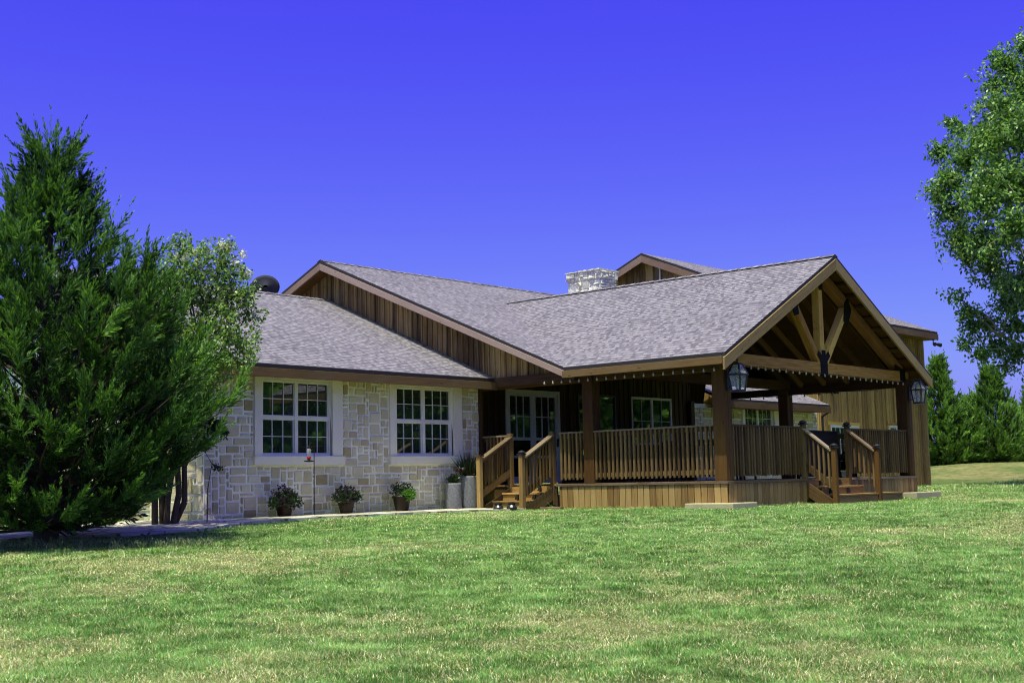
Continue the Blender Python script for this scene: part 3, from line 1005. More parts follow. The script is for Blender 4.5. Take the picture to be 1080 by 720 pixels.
# --- stairs
def stair(o, d, w0, w1, n_side, lower_ext=0.0, run=.31, post_run=.9, cap_style='flat'):
    """o: point on the deck edge at w=0; d: way down; n_side: across; handrails at w0 and w1"""
    o = V((o[0], o[1], 0)); d = V((d[0], d[1], 0)); n = V((n_side[0], n_side[1], 0))
    zs = [-.24, -.40]
    top = MB()
    for i, z in enumerate(zs):
        a, b = run * i, run * (i + 1)
        ext = lower_ext if i == len(zs) - 1 else 0
        q = lambda t, w, zz: tuple(o + d * t + n * w + V((0, 0, zz)))
        lo, hi = w0 + .06, w1 - .06 + ext
        for k in range(2):                   # two boards for each tread
            ta, tb = a + k * run / 2 + .002, a + (k + 1) * run / 2 - .003 + (.025 if k == 1 else 0)
            top.hexa([q(ta, lo, z - .035), q(tb, lo, z - .035), q(tb, lo, z), q(ta, lo, z)], [q(ta, hi, z - .035), q(tb, hi, z - .035), q(tb, hi, z), q(ta, hi, z)])
        zlow = (zs + [-.62])[i + 1]
        top.hexa([q(b - .03, lo, zlow - .02), q(b, lo, zlow - .02), q(b, lo, z - .037), q(b - .03, lo, z - .037)],
                 [q(b - .03, hi, zlow - .02), q(b, hi, zlow - .02), q(b, hi, z - .037), q(b - .03, hi, z - .037)])
    q = lambda t, w, zz: tuple(o + d * t + n * w + V((0, 0, zz)))
    # riser under the deck edge
    top.hexa([q(-.02, w0 + .05, -.26), q(.0, w0 + .05, -.26), q(.0, w0 + .05, DECK - .002), q(-.02, w0 + .05, DECK - .002)],
             [q(-.02, w1 - .05, -.26), q(.0, w1 - .05, -.26), q(.0, w1 - .05, DECK - .002), q(-.02, w1 - .05, DECK - .002)])
    st = top.build('stair', ['deck'], house, .004)
    for i, zc in enumerate((-.165, -.325)):
        for k in range(2):
            w = w0 + (w1 - w0) * ((.28, .72) if i == 0 else (.18, .58))[k]
            c = V(q(run * i + .012, w, zc))
            lights = MB()
            lights.hexa([c + n * -.04 + V((0, 0, -.05)), c + n * .04 + V((0, 0, -.05)), c + n * .04 + d * .05 + V((0, 0, -.05)), c + n * -.04 + d * .05 + V((0, 0, -.05))],
                        [c + n * -.03 + V((0, 0, .05)), c + n * .03 + V((0, 0, .05)), c + n * .03 + d * .02 + V((0, 0, .05)), c + n * -.03 + d * .02 + V((0, 0, .05))])
            lights.build('riser_light', ['black'], st)
    for w in (w0, w1):
        hr = MB()
        tz, bz = DECK + 1.02, .50
        tp, bp = .0, post_run
        # sloping rails
        hr.beam(q(tp, w, tz - .1), q(bp, w, bz - .12), .04, .085, tuple(n))
        open_side = cap_style != 'left' and w == w1       # this rail stands on the treads, with no lower rail
        if not open_side:
            hr.beam(q(tp, w, tz - .76), q(bp, w, bz - .78), .04, .13, tuple(n))
        m = int((bp - tp) / .1)
        for k in range(1, m):
            t = tp + (bp - tp) * k / m
            zz = tz + (bz - tz) * (t - tp) / (bp - tp)
            c = V(q(t, w - .03 if w == w0 else w + .03, 0))
            hr.hexa([c + n * sx * .018 + d * sy * .018 + V((0, 0, zz - (.84 if not (cap_style != 'left' and w == w1) else .70 + .3 * t))) for sx, sy in ((-1, -1), (1, -1), (1, 1), (-1, 1))],
                    [c + n * sx * .018 + d * sy * .018 + V((0, 0, zz - .09)) for sx, sy in ((-1, -1), (1, -1), (1, 1), (-1, 1))])
        # stringer
        if not open_side:
            hr.beam(q(-.02, w, -.26), q(bp - .02, w, -.66), .04, .24, tuple(n))
        h = hr.build('stair_railing', ['rail'], house)
        cp = MB(); cp.beam(q(tp - .02, w, tz - .035), q(bp - .04, w, bz - .055), .14, .034, tuple(n))
        cp.build('rail_cap', ['railcap'], h, .004)
        for t, z0_, z1_ in ((bp, -.75, bz), (-.03, -.5, DECK + 1.06)):
            ps = MB()
            c = V(q(t, w, 0))
            ps.box(c.x - .048, c.x + .048, c.y - .048, c.y + .048, z0_, z1_)
            po = ps.build('newel_post', [('deck' if cap_style == 'left' else 'post') if t > 0 else 'rail'], house, .006)
            if (t > 0 and not (cap_style == 'left' and w == w1)) or (t < 0 and cap_style != 'left'):
                cpp = MB()
                cpp.lathe([(.066, 0), (.07, .025), (.058, .03)], (c.x, c.y, z1_), sq=True)
                cpp.lathe([(.055, .03), (.075, .05), (.074, .062), (.045, .085), (.01, .095)], (c.x, c.y, z1_), 14)
                cpp.build('solar_cap', ['bronze'], po)
            elif t > 0:
                cpp = MB(); cpp.box(c.x - .07, c.x + .07, c.y - .07, c.y + .07, z1_, z1_ + .034)
                cpp.build('post_cap', ['rail'], po)
    return st

stair((XD, 16.60), (-1, 0), 0.0, 1.14, (0, 1), 0.0, .31, .93, 'left')
stair((22.83, YD), (0, -1), 0.0, 1.86, (1, 0), 1.15, .31, .62, 'solar')

# black gate behind the right-hand stair opening
gate = thing('porch_gate', 'black solid gate closing the porch opening at the top of the right stair', 'gate', (23.75, 12.72, DECK))
mb = MB(); mb.box(22.92, 24.6, 12.70, 12.735, DECK + .03, .86); mb.build('panel', ['black'], gate)
mb = MB()
for a in (22.92, 24.58):
    mb.box(a - .02, a + .02, 12.685, 12.75, DECK, .88)
mb.box(22.94, 24.56, 12.685, 12.75, .862, .89)
mb.build('gate_frame', ['black'], gate, .004)

# --- chimney
mb = MB()
cx0, cx1, cy0, cy1 = 28.0, 28.75, 21.42, 22.56
mb.box(cx0, cx1, cy0, cy1, 4.2, 5.56, .5, 1)
ashlar(mb, cy0, cy1, 4.2, 5.54, [], lambda u, z, d: (cx0 - d, u, z), .078, .045, .03)
ashlar(mb, cx0, cx1, 4.2, 5.54, [], lambda u, z, d: (u, cy0 - d, z), .078, .045, .03)
mb.box(cx0 - .03, cx1 + .03, cy0 - .03, cy1 + .03, 5.56, 5.79, .5, 1)
ashlar(mb, cy0 - .03, cy1 + .03, 5.56, 5.79, [], lambda u, z, d: (cx0 - .03 - d, u, z), .078, .045, .03)
ashlar(mb, cx0 - .03, cx1 + .03, 5.56, 5.79, [], lambda u, z, d: (u, cy0 - .03 - d, z), .078, .045, .03)
for k in range(13):
    a = cy0 - .05 + (cy1 - cy0 + .1) * k / 13
    mb.box(cx0 - .09 + random.uniform(-.02, .02), cx1 + .06, a, a + .09, 5.79, 5.81 + random.uniform(0, .025), random.random(), 0)
mb.build('chimney', ['chim', 'chim'], house)
# downspout
mb = MB()
mb.tube((36.42, 19.28, -.5), (36.42, 19.28, 1.8), .04, .04, 8)
mb.tube((36.42, 19.28, 1.8), (36.2, 18.9, 1.92), .04, .04, 8)
mb.build('downspout', ['bronze'], house)

# ------------------------------------------------------------------ tall annex behind on the right
BX0, BX1, BY, BYR, BZE, BZR = 36.45, 44.74, 19.52, 25.7, 5.05, 7.80
annex = thing('annex', 'tall brown board and batten building rising behind the porch with its own low gable roof', 'building', (40.6, 19.5, -.5))
SBN = (BZR - BZE) / (BYR - 19.0)
mb = MB()
BW = [(37.32, 39.30, .35, 1.56), (41.55, 42.75, .6, 1.62)]
def bz0(s):
    return -.8
segs = [(BX0, BW[0][0] - .1), (BW[0][1] + .1, BW[1][0] - .1), (BW[1][1] + .1, BX1)]
zt = BZE + SBN * .5 - .1
putb = lambda s, z, d: (s, BY - d + .02, z)
for a, b in segs:
    board_batten(mb, putb, a, b, lambda s: -.8, lambda s: zt, bw=.16, bat=.042)
for (a, b, c, d) in BW:
    board_batten(mb, putb, a - .1, b + .1, lambda s: -.8, lambda s: c - .08, bw=.16, bat=.042)
    board_batten(mb, putb, a - .1, b + .1, lambda s: d + .1, lambda s: zt, bw=.16, bat=.042)
mb.box(BX1 - .09, BX1 + .02, BY - .03, BY + .09, -.8, zt)
mb.build('wall', ['barn'], annex)
mb = MB()
board_batten(mb, lambda s, z, d: (BX0 - d + .02, s, z), BY, 32.2, lambda s: 0.0, lambda s: min(BZE + SBN * (s - 19.0), BZR - SBN * (s - BYR)) - .09, bw=.3, bat=.05)
mb.build('gable_siding', ['siding'], annex)
mb = MB()
mb.box(BX0 - .05, BX0 - .026, BYR - .5, BYR - .44, 4.0, BZR - .5, .9)
mb.build('vent_strip', ['white'], annex)
mb = MB()
board_batten(mb, lambda s, z, d: (BX1 + d - .02, s, z), BY + .05, 32.2, lambda s: -.8, lambda s: min(BZE + SBN * (s - 19.0), BZR - SBN * (s - BYR)) - .09, bw=.3, bat=.05)
mb.build('wall', ['barn'], annex)
mb = MB()
XA, XB = 36.0, 44.9
mb.prism([(XA, 19.0, BZE), (XB, 19.0, BZE), (XB, BYR, BZR), (XA, BYR, BZR)], (0, 0, -.08), .5, (0, 1, 2))
mb.prism([(XA, BYR, BZR), (XB, BYR, BZR), (XB, 32.4, BZE), (XA, 32.4, BZE)], (0, 0, -.08), .5, (0, 1, 2))
mb.build('roof', ['shingle', 'drip', 'soffit'], annex)
for y0 in (19.0, 32.4):
    for xx in (XA - .02, XB - .025):
        mb = MB()
        mb.prism([(xx, y0, BZE - .09), (xx, BYR, BZR - .09), (xx, BYR, BZR - .33), (xx, y0, BZE - .31)], (.045, 0, 0), random.random(), uaxis=(0, BYR - y0, BZR - BZE))
        mb.build('rake_board', ['rake'], annex)
mb = MB(); mb.beam((XA + .03, 18.98, BZE - .19), (XB - .03, 18.98, BZE - .19), .04, .2, (0, 1, 0)); mb.build('fascia', ['rake'], annex)
mb = MB(); mb.box(XA + .03, XB - .03, 19.003, BY - .02, BZE - .29, BZE - .27); mb.build('soffit', ['soffit'], annex)
for (a, b, c, d) in BW:
    w = window(a, b, c, d, BY - .03, annex, sashes=1, cols=3, rows=2, depth=.01, fr=.07)
    t = MB()
    t.box(a - .1, b + .1, BY - .04, BY + .03, d + .004, d + .1); t.box(a - .1, a - .004, BY - .04, BY + .03, c - .08, d + .004)
    t.box(b + .004, b + .1, BY - .04, BY + .03, c - .08, d + .004); t.box(a - .004, b + .004, BY - .04, BY + .03, c - .08, c - .004)
    t.build('casing', ['beam'], w)

# ------------------------------------------------------------------ small fixtures
def lantern(x, y, z, label, s=1.0):
    """z: middle of the glass body; mounted on the post behind it"""
    t = thing('wall_lantern', label, 'lantern', (x, y, z - .26), 'lanterns on the porch posts')
    F, G = MB(), MB()
    rb, rt, hb, ht = .085, .12, -.21, .08
    cb = [(-rb, -rb), (rb, -rb), (rb, rb), (-rb, rb)]; ct = [(-rt, -rt), (rt, -rt), (rt, rt), (-rt, rt)]
    e = .014
    for k in range(4):
        l = (k + 1) % 4
        F.beam((x + cb[k][0], y + cb[k][1], z + hb), (x + ct[k][0], y + ct[k][1], z + ht), .026, .026, (1, 0, 0))
        F.beam((x + cb[k][0], y + cb[k][1], z + hb), (x + cb[l][0], y + cb[l][1], z + hb), .026, .028, (0, 0, 1))
        F.beam((x + ct[k][0] * 1.1, y + ct[k][1] * 1.1, z + ht), (x + ct[l][0] * 1.1, y + ct[l][1] * 1.1, z + ht), .03, .034, (0, 0, 1))
        G.face([(x + cb[k][0], y + cb[k][1], z + hb), (x + cb[l][0], y + cb[l][1], z + hb), (x + ct[l][0], y + ct[l][1], z + ht), (x + ct[k][0], y + ct[k][1], z + ht)])
        # roof frame
        F.beam((x + ct[k][0] * 1.1, y + ct[k][1] * 1.1, z + ht), (x + .06 * (1 if ct[k][0] > 0 else -1), y + .06 * (1 if ct[k][1] > 0 else -1), z + .27), .024, .024, (1, 0, 0))
        G.face([(x + ct[k][0] * 1.05, y + ct[k][1] * 1.05, z + ht + .01), (x + ct[l][0] * 1.05, y + ct[l][1] * 1.05, z + ht + .01),
                (x + .055 * (1 if ct[l][0] > 0 else -1), y + .055 * (1 if ct[l][1] > 0 else -1), z + .265), (x + .055 * (1 if ct[k][0] > 0 else -1), y + .055 * (1 if ct[k][1] > 0 else -1), z + .265)])
    F.box(x - .1, x + .1, y - .1, y + .1, z + hb - .03, z + hb - .012)
    F.box(x - .07, x + .07, y - .07, y + .07, z + .265, z + .29)
    F.tube((x, y, z + .29), (x, y, z + .34), .012)
    F.lathe([(.015, 0), (.024, .015), (.012, .03)], (x, y, z + .335), 8)
    fr = F.build('frame', ['bronze'], t)
    G.build('glass', ['lglass'], t)
    b = MB(); b.tube((x, y, z + hb), (x, y, z - .1), .014, .014, 8); b.build('candle_tube', ['offwhite'], t)
    b = MB(); b.lathe([(.012, 0), (.03, .03), (.034, .06), (.012, .11)], (x, y, z - .1), 10); b.build('bulb', ['bulb'], t, smooth=True)
    a = MB()
    a.box(x - .05, x + .05, y + .2, y + .222, z - .2, z + .26)
    a.beam((x, y + .21, z + .2), (x, y + .09, z + .31), .02, .02, (1, 0, 0)); a.beam((x, y + .09, z + .31), (x, y, z + .31), .02, .02, (1, 0, 0))
    a.beam((x, y + .21, z - .15), (x, y + .08, z - .1), .02, .02, (1, 0, 0))
    a.build('bracket', ['bronze'], t)
    return t

lantern(20.05, YD - .23, 1.75, 'bronze glass lantern on the porch post at the near left corner')
lantern(27.74, YD - .23, 1.77, 'bronze glass lantern on the far right porch post')


def bulbs_run(label, pts, n, sag=.03, groupname='festoon lights under the porch eaves'):
    t = thing('string_lights', label, 'string lights', pts[0], groupname)
    P = [V(p) for p in pts]
    L = [(b - a).length for a, b in zip(P[:-1], P[1:])]
    tot = sum(L)
    def at(s):
        for a, b, l in zip(P[:-1], P[1:], L):
            if s <= l + 1e-6:
                return a.lerp(b, min(1, s / l))
            s -= l
        return P[-1]
    cord = MB()
    prev = None
    for k in range(n * 3 + 1):
        q = at(tot * k / (n * 3)) + V((0, 0, -sag * abs(math.sin(math.pi * k / 9))))
        if prev is not None: cord.tube(prev, q, .006, .006, 5, False)
        prev = q
    cord.build('cord', ['black'], t)
    for k in range(n):
        q = at(tot * (k + .5) / n) + V((0, 0, -.055))
        b = MB(); b.lathe([(.009, .045), (.010, .03), (.017, .012), (.02, -.004), (.014, -.018), (.005, -.022)][::-1], q, 8)
        b.build('bulb', ['bulb'], t, smooth=True)
    return t

bulbs_run('string of white bulbs under the left porch eave board', [(XE + .04, 16.5, 1.97), (XE + .04, YF + .15, 1.95)], 19)
bulbs_run('string of white bulbs along the front tie beam of the gable', [(20.45, YD - .04, 2.06), (27.5, YD - .04, 2.03)], 27)
bulbs_run('string of white bulbs under the right side beam at the back of the porch', [(27.6, 13.0, 1.93), (27.6, 17.1, 1.93)], 11)

t = thing('satellite_dish', 'dark grey satellite dish behind the ridge of the stone wing roof', 'satellite dish', (18.5, 24.2, 4.05))
mb = MB(); mb.tube((18.5, 24.2, 4.0), (18.5, 24.2, 4.55), .025, .025, 8); mb.build('mast', ['bronze'], t)
mb = MB()
n = V((.55, .8, .2)).normalized()
cd = V((18.45, 24.0, 4.66))
e = V((0, 0, 1)).cross(n).normalized(); g = n.cross(e)
def ring(rad, dep, k=24):
    return [cd + (e * math.cos(2 * math.pi * i / k) * rad + g * math.sin(2 * math.pi * i / k) * rad * .82) + n * dep for i in range(k)]
rr = [ring(.05, .0), ring(.15, .006), ring(.26, .018), ring(.33, .03), ring(.335, .022), ring(.26, .008), ring(.05, -.012)]
for A, B in zip(rr[:-1], rr[1:]):
    for i in range(24):
        j = (i + 1) % 24
        mb.face([A[i], A[j], B[j], B[i]])
mb.face(rr[0]); mb.face(rr[-1][::-1])
mb.build('reflector', ['dish'], t, smooth=True)
mb = MB(); mb.beam(cd - g * .25, cd + n * .4 - g * .1, .02, .02, tuple(e)); mb.box(cd.x + n.x * .4 - .03, cd.x + n.x * .4 + .03, cd.y + n.y * .4 - .04, cd.y + n.y * .4 + .04, cd.z + .1, cd.z + .16); mb.build('feed_arm', ['bronze'], t)

t = thing('security_camera', 'small white security box under the eave at the left stone corner', 'security camera', (13.3, 18.45, 1.96))
mb = MB(); mb.box(13.24, 13.38, 18.36, 18.46, 1.90, 1.965); mb.box(13.28, 13.34, 18.44, 18.52, 1.92, 1.95); mb.build('housing', ['white'], t, .008)
mb = MB(); mb.tube((13.31, 18.362, 1.93), (13.31, 18.35, 1.93), .02, .02, 10); mb.build('lens', ['dark'], t)

t = thing('floodlight', 'twin security floodlight under the eave corner of the tall annex', 'floodlight', (44.6, 19.0, 4.72))
mb = MB(); mb.lathe([(.06, 0), (.06, .03)], (44.6, 19.05, 4.73), 10); mb.tube((44.6, 19.05, 4.73), (44.6, 19.05, 4.6), .02); mb.build('base', ['bronze'], t)
for sg in (-1, 1):
    mb = MB(); mb.tube((44.6, 19.05, 4.62), (44.6 + sg * .16, 18.95, 4.58), .03, .05, 10); mb.tube((44.6 + sg * .16, 18.95, 4.58), (44.6 + sg * .27, 18.88, 4.55), .06, .075, 10); mb.build('lamp_head', ['bronze'], t)

t = thing('wall_sconce', 'small dark box light with pale lens on the annex wall above its window', 'wall light', (37.55, 19.44, 2.6))
mb = MB(); mb.box(37.45, 37.66, 19.30, 19.48, 2.56, 2.82); mb.build('housing', ['black'], t, .01)
mb = MB(); mb.box(37.47, 37.64, 19.285, 19.299, 2.66, 2.76); mb.build('lens', ['bulb'], t)

# solar path lights at the foot of the left stair
for i, (x, y, lab) in enumerate(((18.62, 16.55, 'round black path light nearest the left stair post'), (18.42, 16.72, 'round black path light on the path, left one of the pair by the stair'))):
    zg = -.56
    t = thing('path_light', lab, 'path light', (x, y, zg), 'path lights at the left stair')
    mb = MB(); mb.lathe([(.09, 0), (.1, .02), (.1, .06), (.07, .1)], (x, y, zg), 14); mb.build('base', ['bronze'], t, smooth=False)
    mb = MB(); mb.lathe([(.06, .1), (.075, .115), (.075, .14), (.03, .16)], (x, y, zg), 14); mb.build('cap', ['black'], t)

# slabs and lumber lying at the foot of the deck
def slab(name, label, cat, x0, x1, y0, y1, z0, z1, mat, rot=0.0, bev=.02):
    cx, cy = (x0 + x1) / 2, (y0 + y1) / 2
    c, s = math.cos(rot), math.sin(rot)
    mb = MB()
    nx, ny = 5, 5
    pt = lambda x, y, z: (cx + (x - cx) * c - (y - cy) * s, cy + (x - cx) * s + (y - cy) * c, z)
    mb.hexa([pt(x0, y0, z0), pt(x0, y1, z0), pt(x0, y1, z1), pt(x0, y0, z1)], [pt(x1, y0, z0), pt(x1, y1, z0), pt(x1, y1, z1 - .006), pt(x1, y0, z1)], .5)
    o = mb.build(name, [mat], None, bev)
    tag(o, label, cat)
    return o

slab('concrete_slab', 'pale concrete block at the foot of the near porch corner', 'concrete block', 19.58, 20.42, 12.18, 13.20, -.8, -.475, 'concrete', 0, .015)
slab('concrete_slab', 'dark shaded concrete pad beside the far right porch post', 'concrete block', 27.0, 28.3, 12.1, 12.44, -.8, -.44, 'concrete', 0, .015)
slab('timber_offcut', 'short pale timber offcut lying on the grass by the left stair', 'timber', 19.35, 19.55, 16.02, 16.45, -.62, -.525, 'railcap', .25, .006)

# porch furniture glimpsed behind the railing
t = thing('patio_table', 'dark patio table standing behind the left porch railing', 'table', (21.4, 14.0, DECK))
mb = MB(); mb.box(20.9, 21.9, 13.3, 14.8, DECK + .70, DECK + .74); mb.build('table_top', ['bronze'], t, .006)
for a in (20.97, 21.83):
    for b in (13.37, 14.73):
        mb = MB(); mb.box(a - .025, a + .025, b - .025, b + .025, DECK, DECK + .70); mb.build('leg', ['bronze'], t)
def chair(x, y, ry, label):
    t = thing('patio_chair', label, 'chair', (x, y, DECK), 'patio chairs at the porch table')
    q = lambda a, b, z: (x + a * math.cos(ry) - b * math.sin(ry), y + a * math.sin(ry) + b * math.cos(ry), DECK + z)
    def bx(name, a0, a1, b0, b1, z0, z1):
        mb = MB(); mb.hexa([q(a0, b0, z0), q(a1, b0, z0), q(a1, b1, z0), q(a0, b1, z0)], [q(a0, b0, z1), q(a1, b0, z1), q(a1, b1, z1), q(a0, b1, z1)]); mb.build(name, ['bronze'], t, .005)
    bx('seat', -.23, .23, -.23, .23, .42, .46)
    bx('backrest', -.23, -.19, -.22, .22, .5, .9)
    for a in (-.21, .21):
        for b in (-.21, .21):
            bx('leg', a - .018, a + .018, b - .018, b + .018, 0, .5 if a < 0 else .42)
chair(20.65, 14.9, math.radians(-40), 'dark metal patio chair behind the railing near the middle porch post')
chair(22.2, 13.6, math.radians(180), 'dark metal patio chair on the far side of the patio table')
# kettle style lantern box by the right stair
t = thing('deck_lantern', 'black metal lantern with a carrying handle on the deck behind the right stair rail', 'lantern', (25.55, 13.0, DECK))
mb = MB(); mb.box(25.38, 25.72, 12.85, 13.15, DECK, DECK + .08); mb.box(25.38, 25.72, 12.85, 13.15, DECK + .36, DECK + .42)
for a in (25.39, 25.69):
    for b in (12.86, 13.12): mb.box(a, a + .025, b, b + .025, DECK + .08, DECK + .36)
mb.lathe([(.17, .42), (.06, .52), (.05, .56)], (25.55, 13.0, DECK), sq=True)
mb.build('frame', ['black'], t)
mb = MB()
for k in range(8):
    a, b = math.pi * k / 8, math.pi * (k + 1) / 8
    mb.tube((25.55 + .1 * math.cos(a), 13.0, DECK + .55 + .13 * math.sin(a)), (25.55 + .1 * math.cos(b), 13.0, DECK + .55 + .13 * math.sin(b)), .008)
mb.build('handle', ['black'], t)
mb = MB(); mb.box(25.42, 25.68, 12.88, 13.11, DECK + .082, DECK + .355); mb.build('glass', ['dark'], t)
t = thing('deck_pot', 'tiny pale pot on the deck edge at the top of the right stair', 'pot', (25.0, 12.78, DECK))
mb = MB(); mb.lathe([(.05, 0), (.06, .02), (.075, .12), (.085, .13), (.085, .15), (.06, .152)], (25.0, 12.78, DECK), 14); mb.build('pot', ['cast'], t, smooth=True)

# shepherd hook with hummingbird feeder
hx, hy = 15.02, 18.12
t = thing('garden_hook', 'thin black garden hook pole standing before the left window', 'garden hook', (hx, hy, -.56))
mb = MB()
pts = [V((hx, hy, -.75)), V((hx, hy, .62))]
for k in range(7):
    a = math.pi * k / 6
    pts.append(V((hx - .06 + .06 * math.cos(a), hy, .62 + .09 * math.sin(a) + .05)))
mb.poly_tube(pts, [.009] * len(pts), 6)
mb.build('pole', ['black'], t)
fx_, fy_, fz_ = hx - .12, hy, .42
t = thing('hummingbird_feeder', 'small red and clear hummingbird feeder hanging from the black hook', 'bird feeder', (fx_, fy_, fz_))
mb = MB(); mb.lathe([(.02, .0), (.09, .008), (.095, .02), (.03, .035)], (fx_, fy_, fz_), 14); mb.build('perch_tray', ['black'], t, smooth=True)
mb = MB(); mb.lathe([(.02, .035), (.032, .05), (.04, .09), (.025, .1)], (fx_, fy_, fz_), 12); mb.build('base', ['red'], t, smooth=True)
mb = MB(); mb.lathe([(.025, .1), (.042, .12), (.042, .22), (.02, .245)], (fx_, fy_, fz_), 12); mb.build('bottle', ['lglass'], t, smooth=True)
mb = MB(); mb.lathe([(.03, .245), (.03, .27), (.01, .29)], (fx_, fy_, fz_), 10); mb.tube((fx_, fy_, fz_ + .28), (fx_, fy_, .67), .004, .004, 5); mb.build('cap', ['black'], t)

# ------------------------------------------------------------------ vegetation helpers
def col_mix(n, cols, jit=.18):
    cols = np.array(cols)
    k = RNG.integers(0, len(cols), n)
    c = cols[k] * (1 + RNG.uniform(-jit, jit, (n, 1))) * (1 + RNG.uniform(-jit * .4, jit * .4, (n, 3)))
    return np.clip(c, 0, 1)


def leaves_at(centers, radii, per, L, W, cols, mat, name, parent, droop=.2, up=0.0):
    """leaf-sized faces in small clumps round twig tips"""
    C = np.repeat(np.asarray(centers, float), per, 0)
    R = np.repeat(np.asarray(radii, float), per)
    n = len(C)
    d = rand_dirs(n)
    P = C + d * (R * RNG.random(n) ** (1 / 2.2))[:, None]
    D = unit(d * .8 + rand_dirs(n) * .9 + np.array([0, 0, up - droop]))
    S = unit(np.cross(D, rand_dirs(n) + np.array([0, 0, .7])))
    Ls = L * RNG.uniform(.65, 1.25, n); Ws = W * RNG.uniform(.7, 1.2, n)
    q = diamonds(P, D, S, Ls, Ws)
    c = col_mix(n, cols)
    return np_mesh(name, q, 4, np.repeat(c[:, None, :], 4, 1), mat, parent)


def needle_tree(name, label, base, height, prof, nb, plumes, plen, slen, swid, cols, group=None, trunk_r=.16, leaders=(), seed=0, lift=(.25, .9), nsprig=22, inner=.35, hmin=.1, cone=1.0):
    """juniper: branches sweep up and out to the profile, each set with feathery plumes"""
    rg = np.random.default_rng(seed)
    x0, y0, z0 = base
    t = thing(name, label, 'tree', base, group)
    ph, prad = np.array([p[0] for p in prof]), np.array([p[1] for p in prof])
    br = MB()
    br.poly_tube([V((x0, y0, z0 - .15)), V((x0 + .03, y0, z0 + height * .25)), V((x0, y0 + .03, z0 + height * .6)), V((x0, y0, z0 + height * .97))],
                 [trunk_r * 1.25, trunk_r * .8, trunk_r * .4, .012], 8)
    B, A, Ln, Dep, Tn = [], [], [], [], []
    hs = hmin + np.sort(rg.beta(1.0, 1.25, nb)) * (height * .985 - hmin)
    ga = 2.39996
    for i, h in enumerate(hs):
        R = np.interp(h, ph, prad) * rg.choice([rg.uniform(.55, .95), rg.uniform(.9, 1.1), rg.uniform(1.0, 1.28)])
        az = i * ga + rg.uniform(-.5, .5)
        if R < .02: R = .02
        f_ = h / height
        el = lift[0] + (lift[1] - lift[0]) * f_ + rg.uniform(-.15, .15)
        rise = R * math.tan(min(el, 1.15))
        hb = max(height * .035, h - rise * .8)
        d = np.array([math.cos(az), math.sin(az), 0])
        sideways = np.array([-d[1], d[0], 0])
        m = max(4, int(plumes * (.35 + R / prad.max())))
        bend = rg.uniform(-.25, .25)
        def pt(s):
            return np.array([x0, y0, z0 + hb]) + d * R * s + sideways * bend * R * s * s + np.array([0, 0, 1]) * ((h - hb) * (s ** 1.5))
        pp = [V(pt(s)) for s in (0, .35, .7, 1.0)]
        rb = .012 + .016 * R
        if R > .3:
            br.poly_tube(pp, [rb, rb * .7, rb * .4, .004], 5)
        nb_ = max(3, int(m / 5.5))
        for k in range(nb_):
            s = 1 - (1 - inner) * (k / nb_) ** 1.1 * rg.uniform(.8, 1.2) if k else 1.0
            s = min(1.0, max(.05, s))
            p = pt(s)
            tang = pt(min(1.0, s + .06)) - pt(max(0, s - .06)); tang /= np.linalg.norm(tang) + 1e-9
            sd = (1 if k % 2 else -1) * rg.uniform(.25, .95) if k else 0
            a0 = tang * .8 + sideways * sd + np.array([0, 0, rg.uniform(.25, .8)]); a0 /= np.linalg.norm(a0)
            p0_ = p + sideways * sd * (.06 + .12 * R) * rg.uniform(.3, 1)
            tone = rg.normal() * .17
            fl_ = plen * rg.uniform(.75, 1.35)
            for w in range(6):
                a = a0 + rg.normal(size=3) * .30 * (w > 0)
                B.append(p0_ + a0 * fl_ * (.0 + .16 * w) * (w > 0) * .8); A.append(a / np.linalg.norm(a)); Ln.append(fl_ * ((1.5 if k == 0 else 1.1) if w == 0 else rg.uniform(.45, .75))); Dep.append(s); Tn.append(tone)
    for (lx, ly, lh, lr) in leaders:           # extra spires
        for k in range(int(46 * lr / .5)):
            h = lh - (lh - height * .45) * rg.random() ** 1.3
            R = lr * (1 - (h - height * .45) / (lh - height * .45)) * rg.uniform(.5, 1.0)
            az = rg.random() * 6.283
            d = np.array([math.cos(az), math.sin(az), 0])
            for s in (.55, .8, 1.0):
                a = d * .75 + np.array([0, 0, .9]) + rg.normal(size=3) * .3
                B.append(np.array([x0 + lx, y0 + ly, z0 + h - .25]) + d * R * s + np.array([0, 0, .25 * s])); A.append(a / np.linalg.norm(a)); Ln.append(plen * rg.uniform(.7, 1.2)); Dep.append(s)
        br.poly_tube([V((x0, y0, z0 + height * .3)), V((x0 + lx * .8, y0 + ly * .8, z0 + height * .5)), V((x0 + lx, y0 + ly, z0 + lh * .97))], [.05, .035, .006], 5)
        for q in np.linspace(0, 1, 7):
            B.append(np.array([x0 + lx, y0 + ly, z0 + lh - .6 + q * .6])); A.append(np.array([.1, 0, 1.0])); Ln.append(plen); Dep.append(1.0)
    for q in np.linspace(0, 1, 8):
        B.append(np.array([x0, y0, z0 + height - .7 + q * .6])); A.append(unit(np.array([rg.normal() * .15, rg.normal() * .15, 1.0]))); Ln.append(plen); Dep.append(1.0)
    br.build('trunk', ['bark'], t)
    B = np.array(B); A = np.array(A); Ln = np.array(Ln); Dep = np.array(Dep)
    k = len(B)
    Tn = np.concatenate([np.array(Tn), rg.normal(size=k - len(Tn)) * .12])
    # sprigs: thin slivers leaving the plume axis at ~35 degrees, shrinking to the tip
    s = rg.random((k, nsprig)) ** .85
    side = unit(np.cross(A[:, None, :], rg.normal(size=(k, nsprig, 3))))
    base = B[:, None, :] + A[:, None, :] * (Ln[:, None] * s)[..., None]
    D = unit(A[:, None, :] * (1.35 + .5 * s[..., None]) + side * cone * (1.0 - .45 * s[..., None]))
    Lq = slen * (1.45 - 1.0 * s) * rg.uniform(.7, 1.3, s.shape)
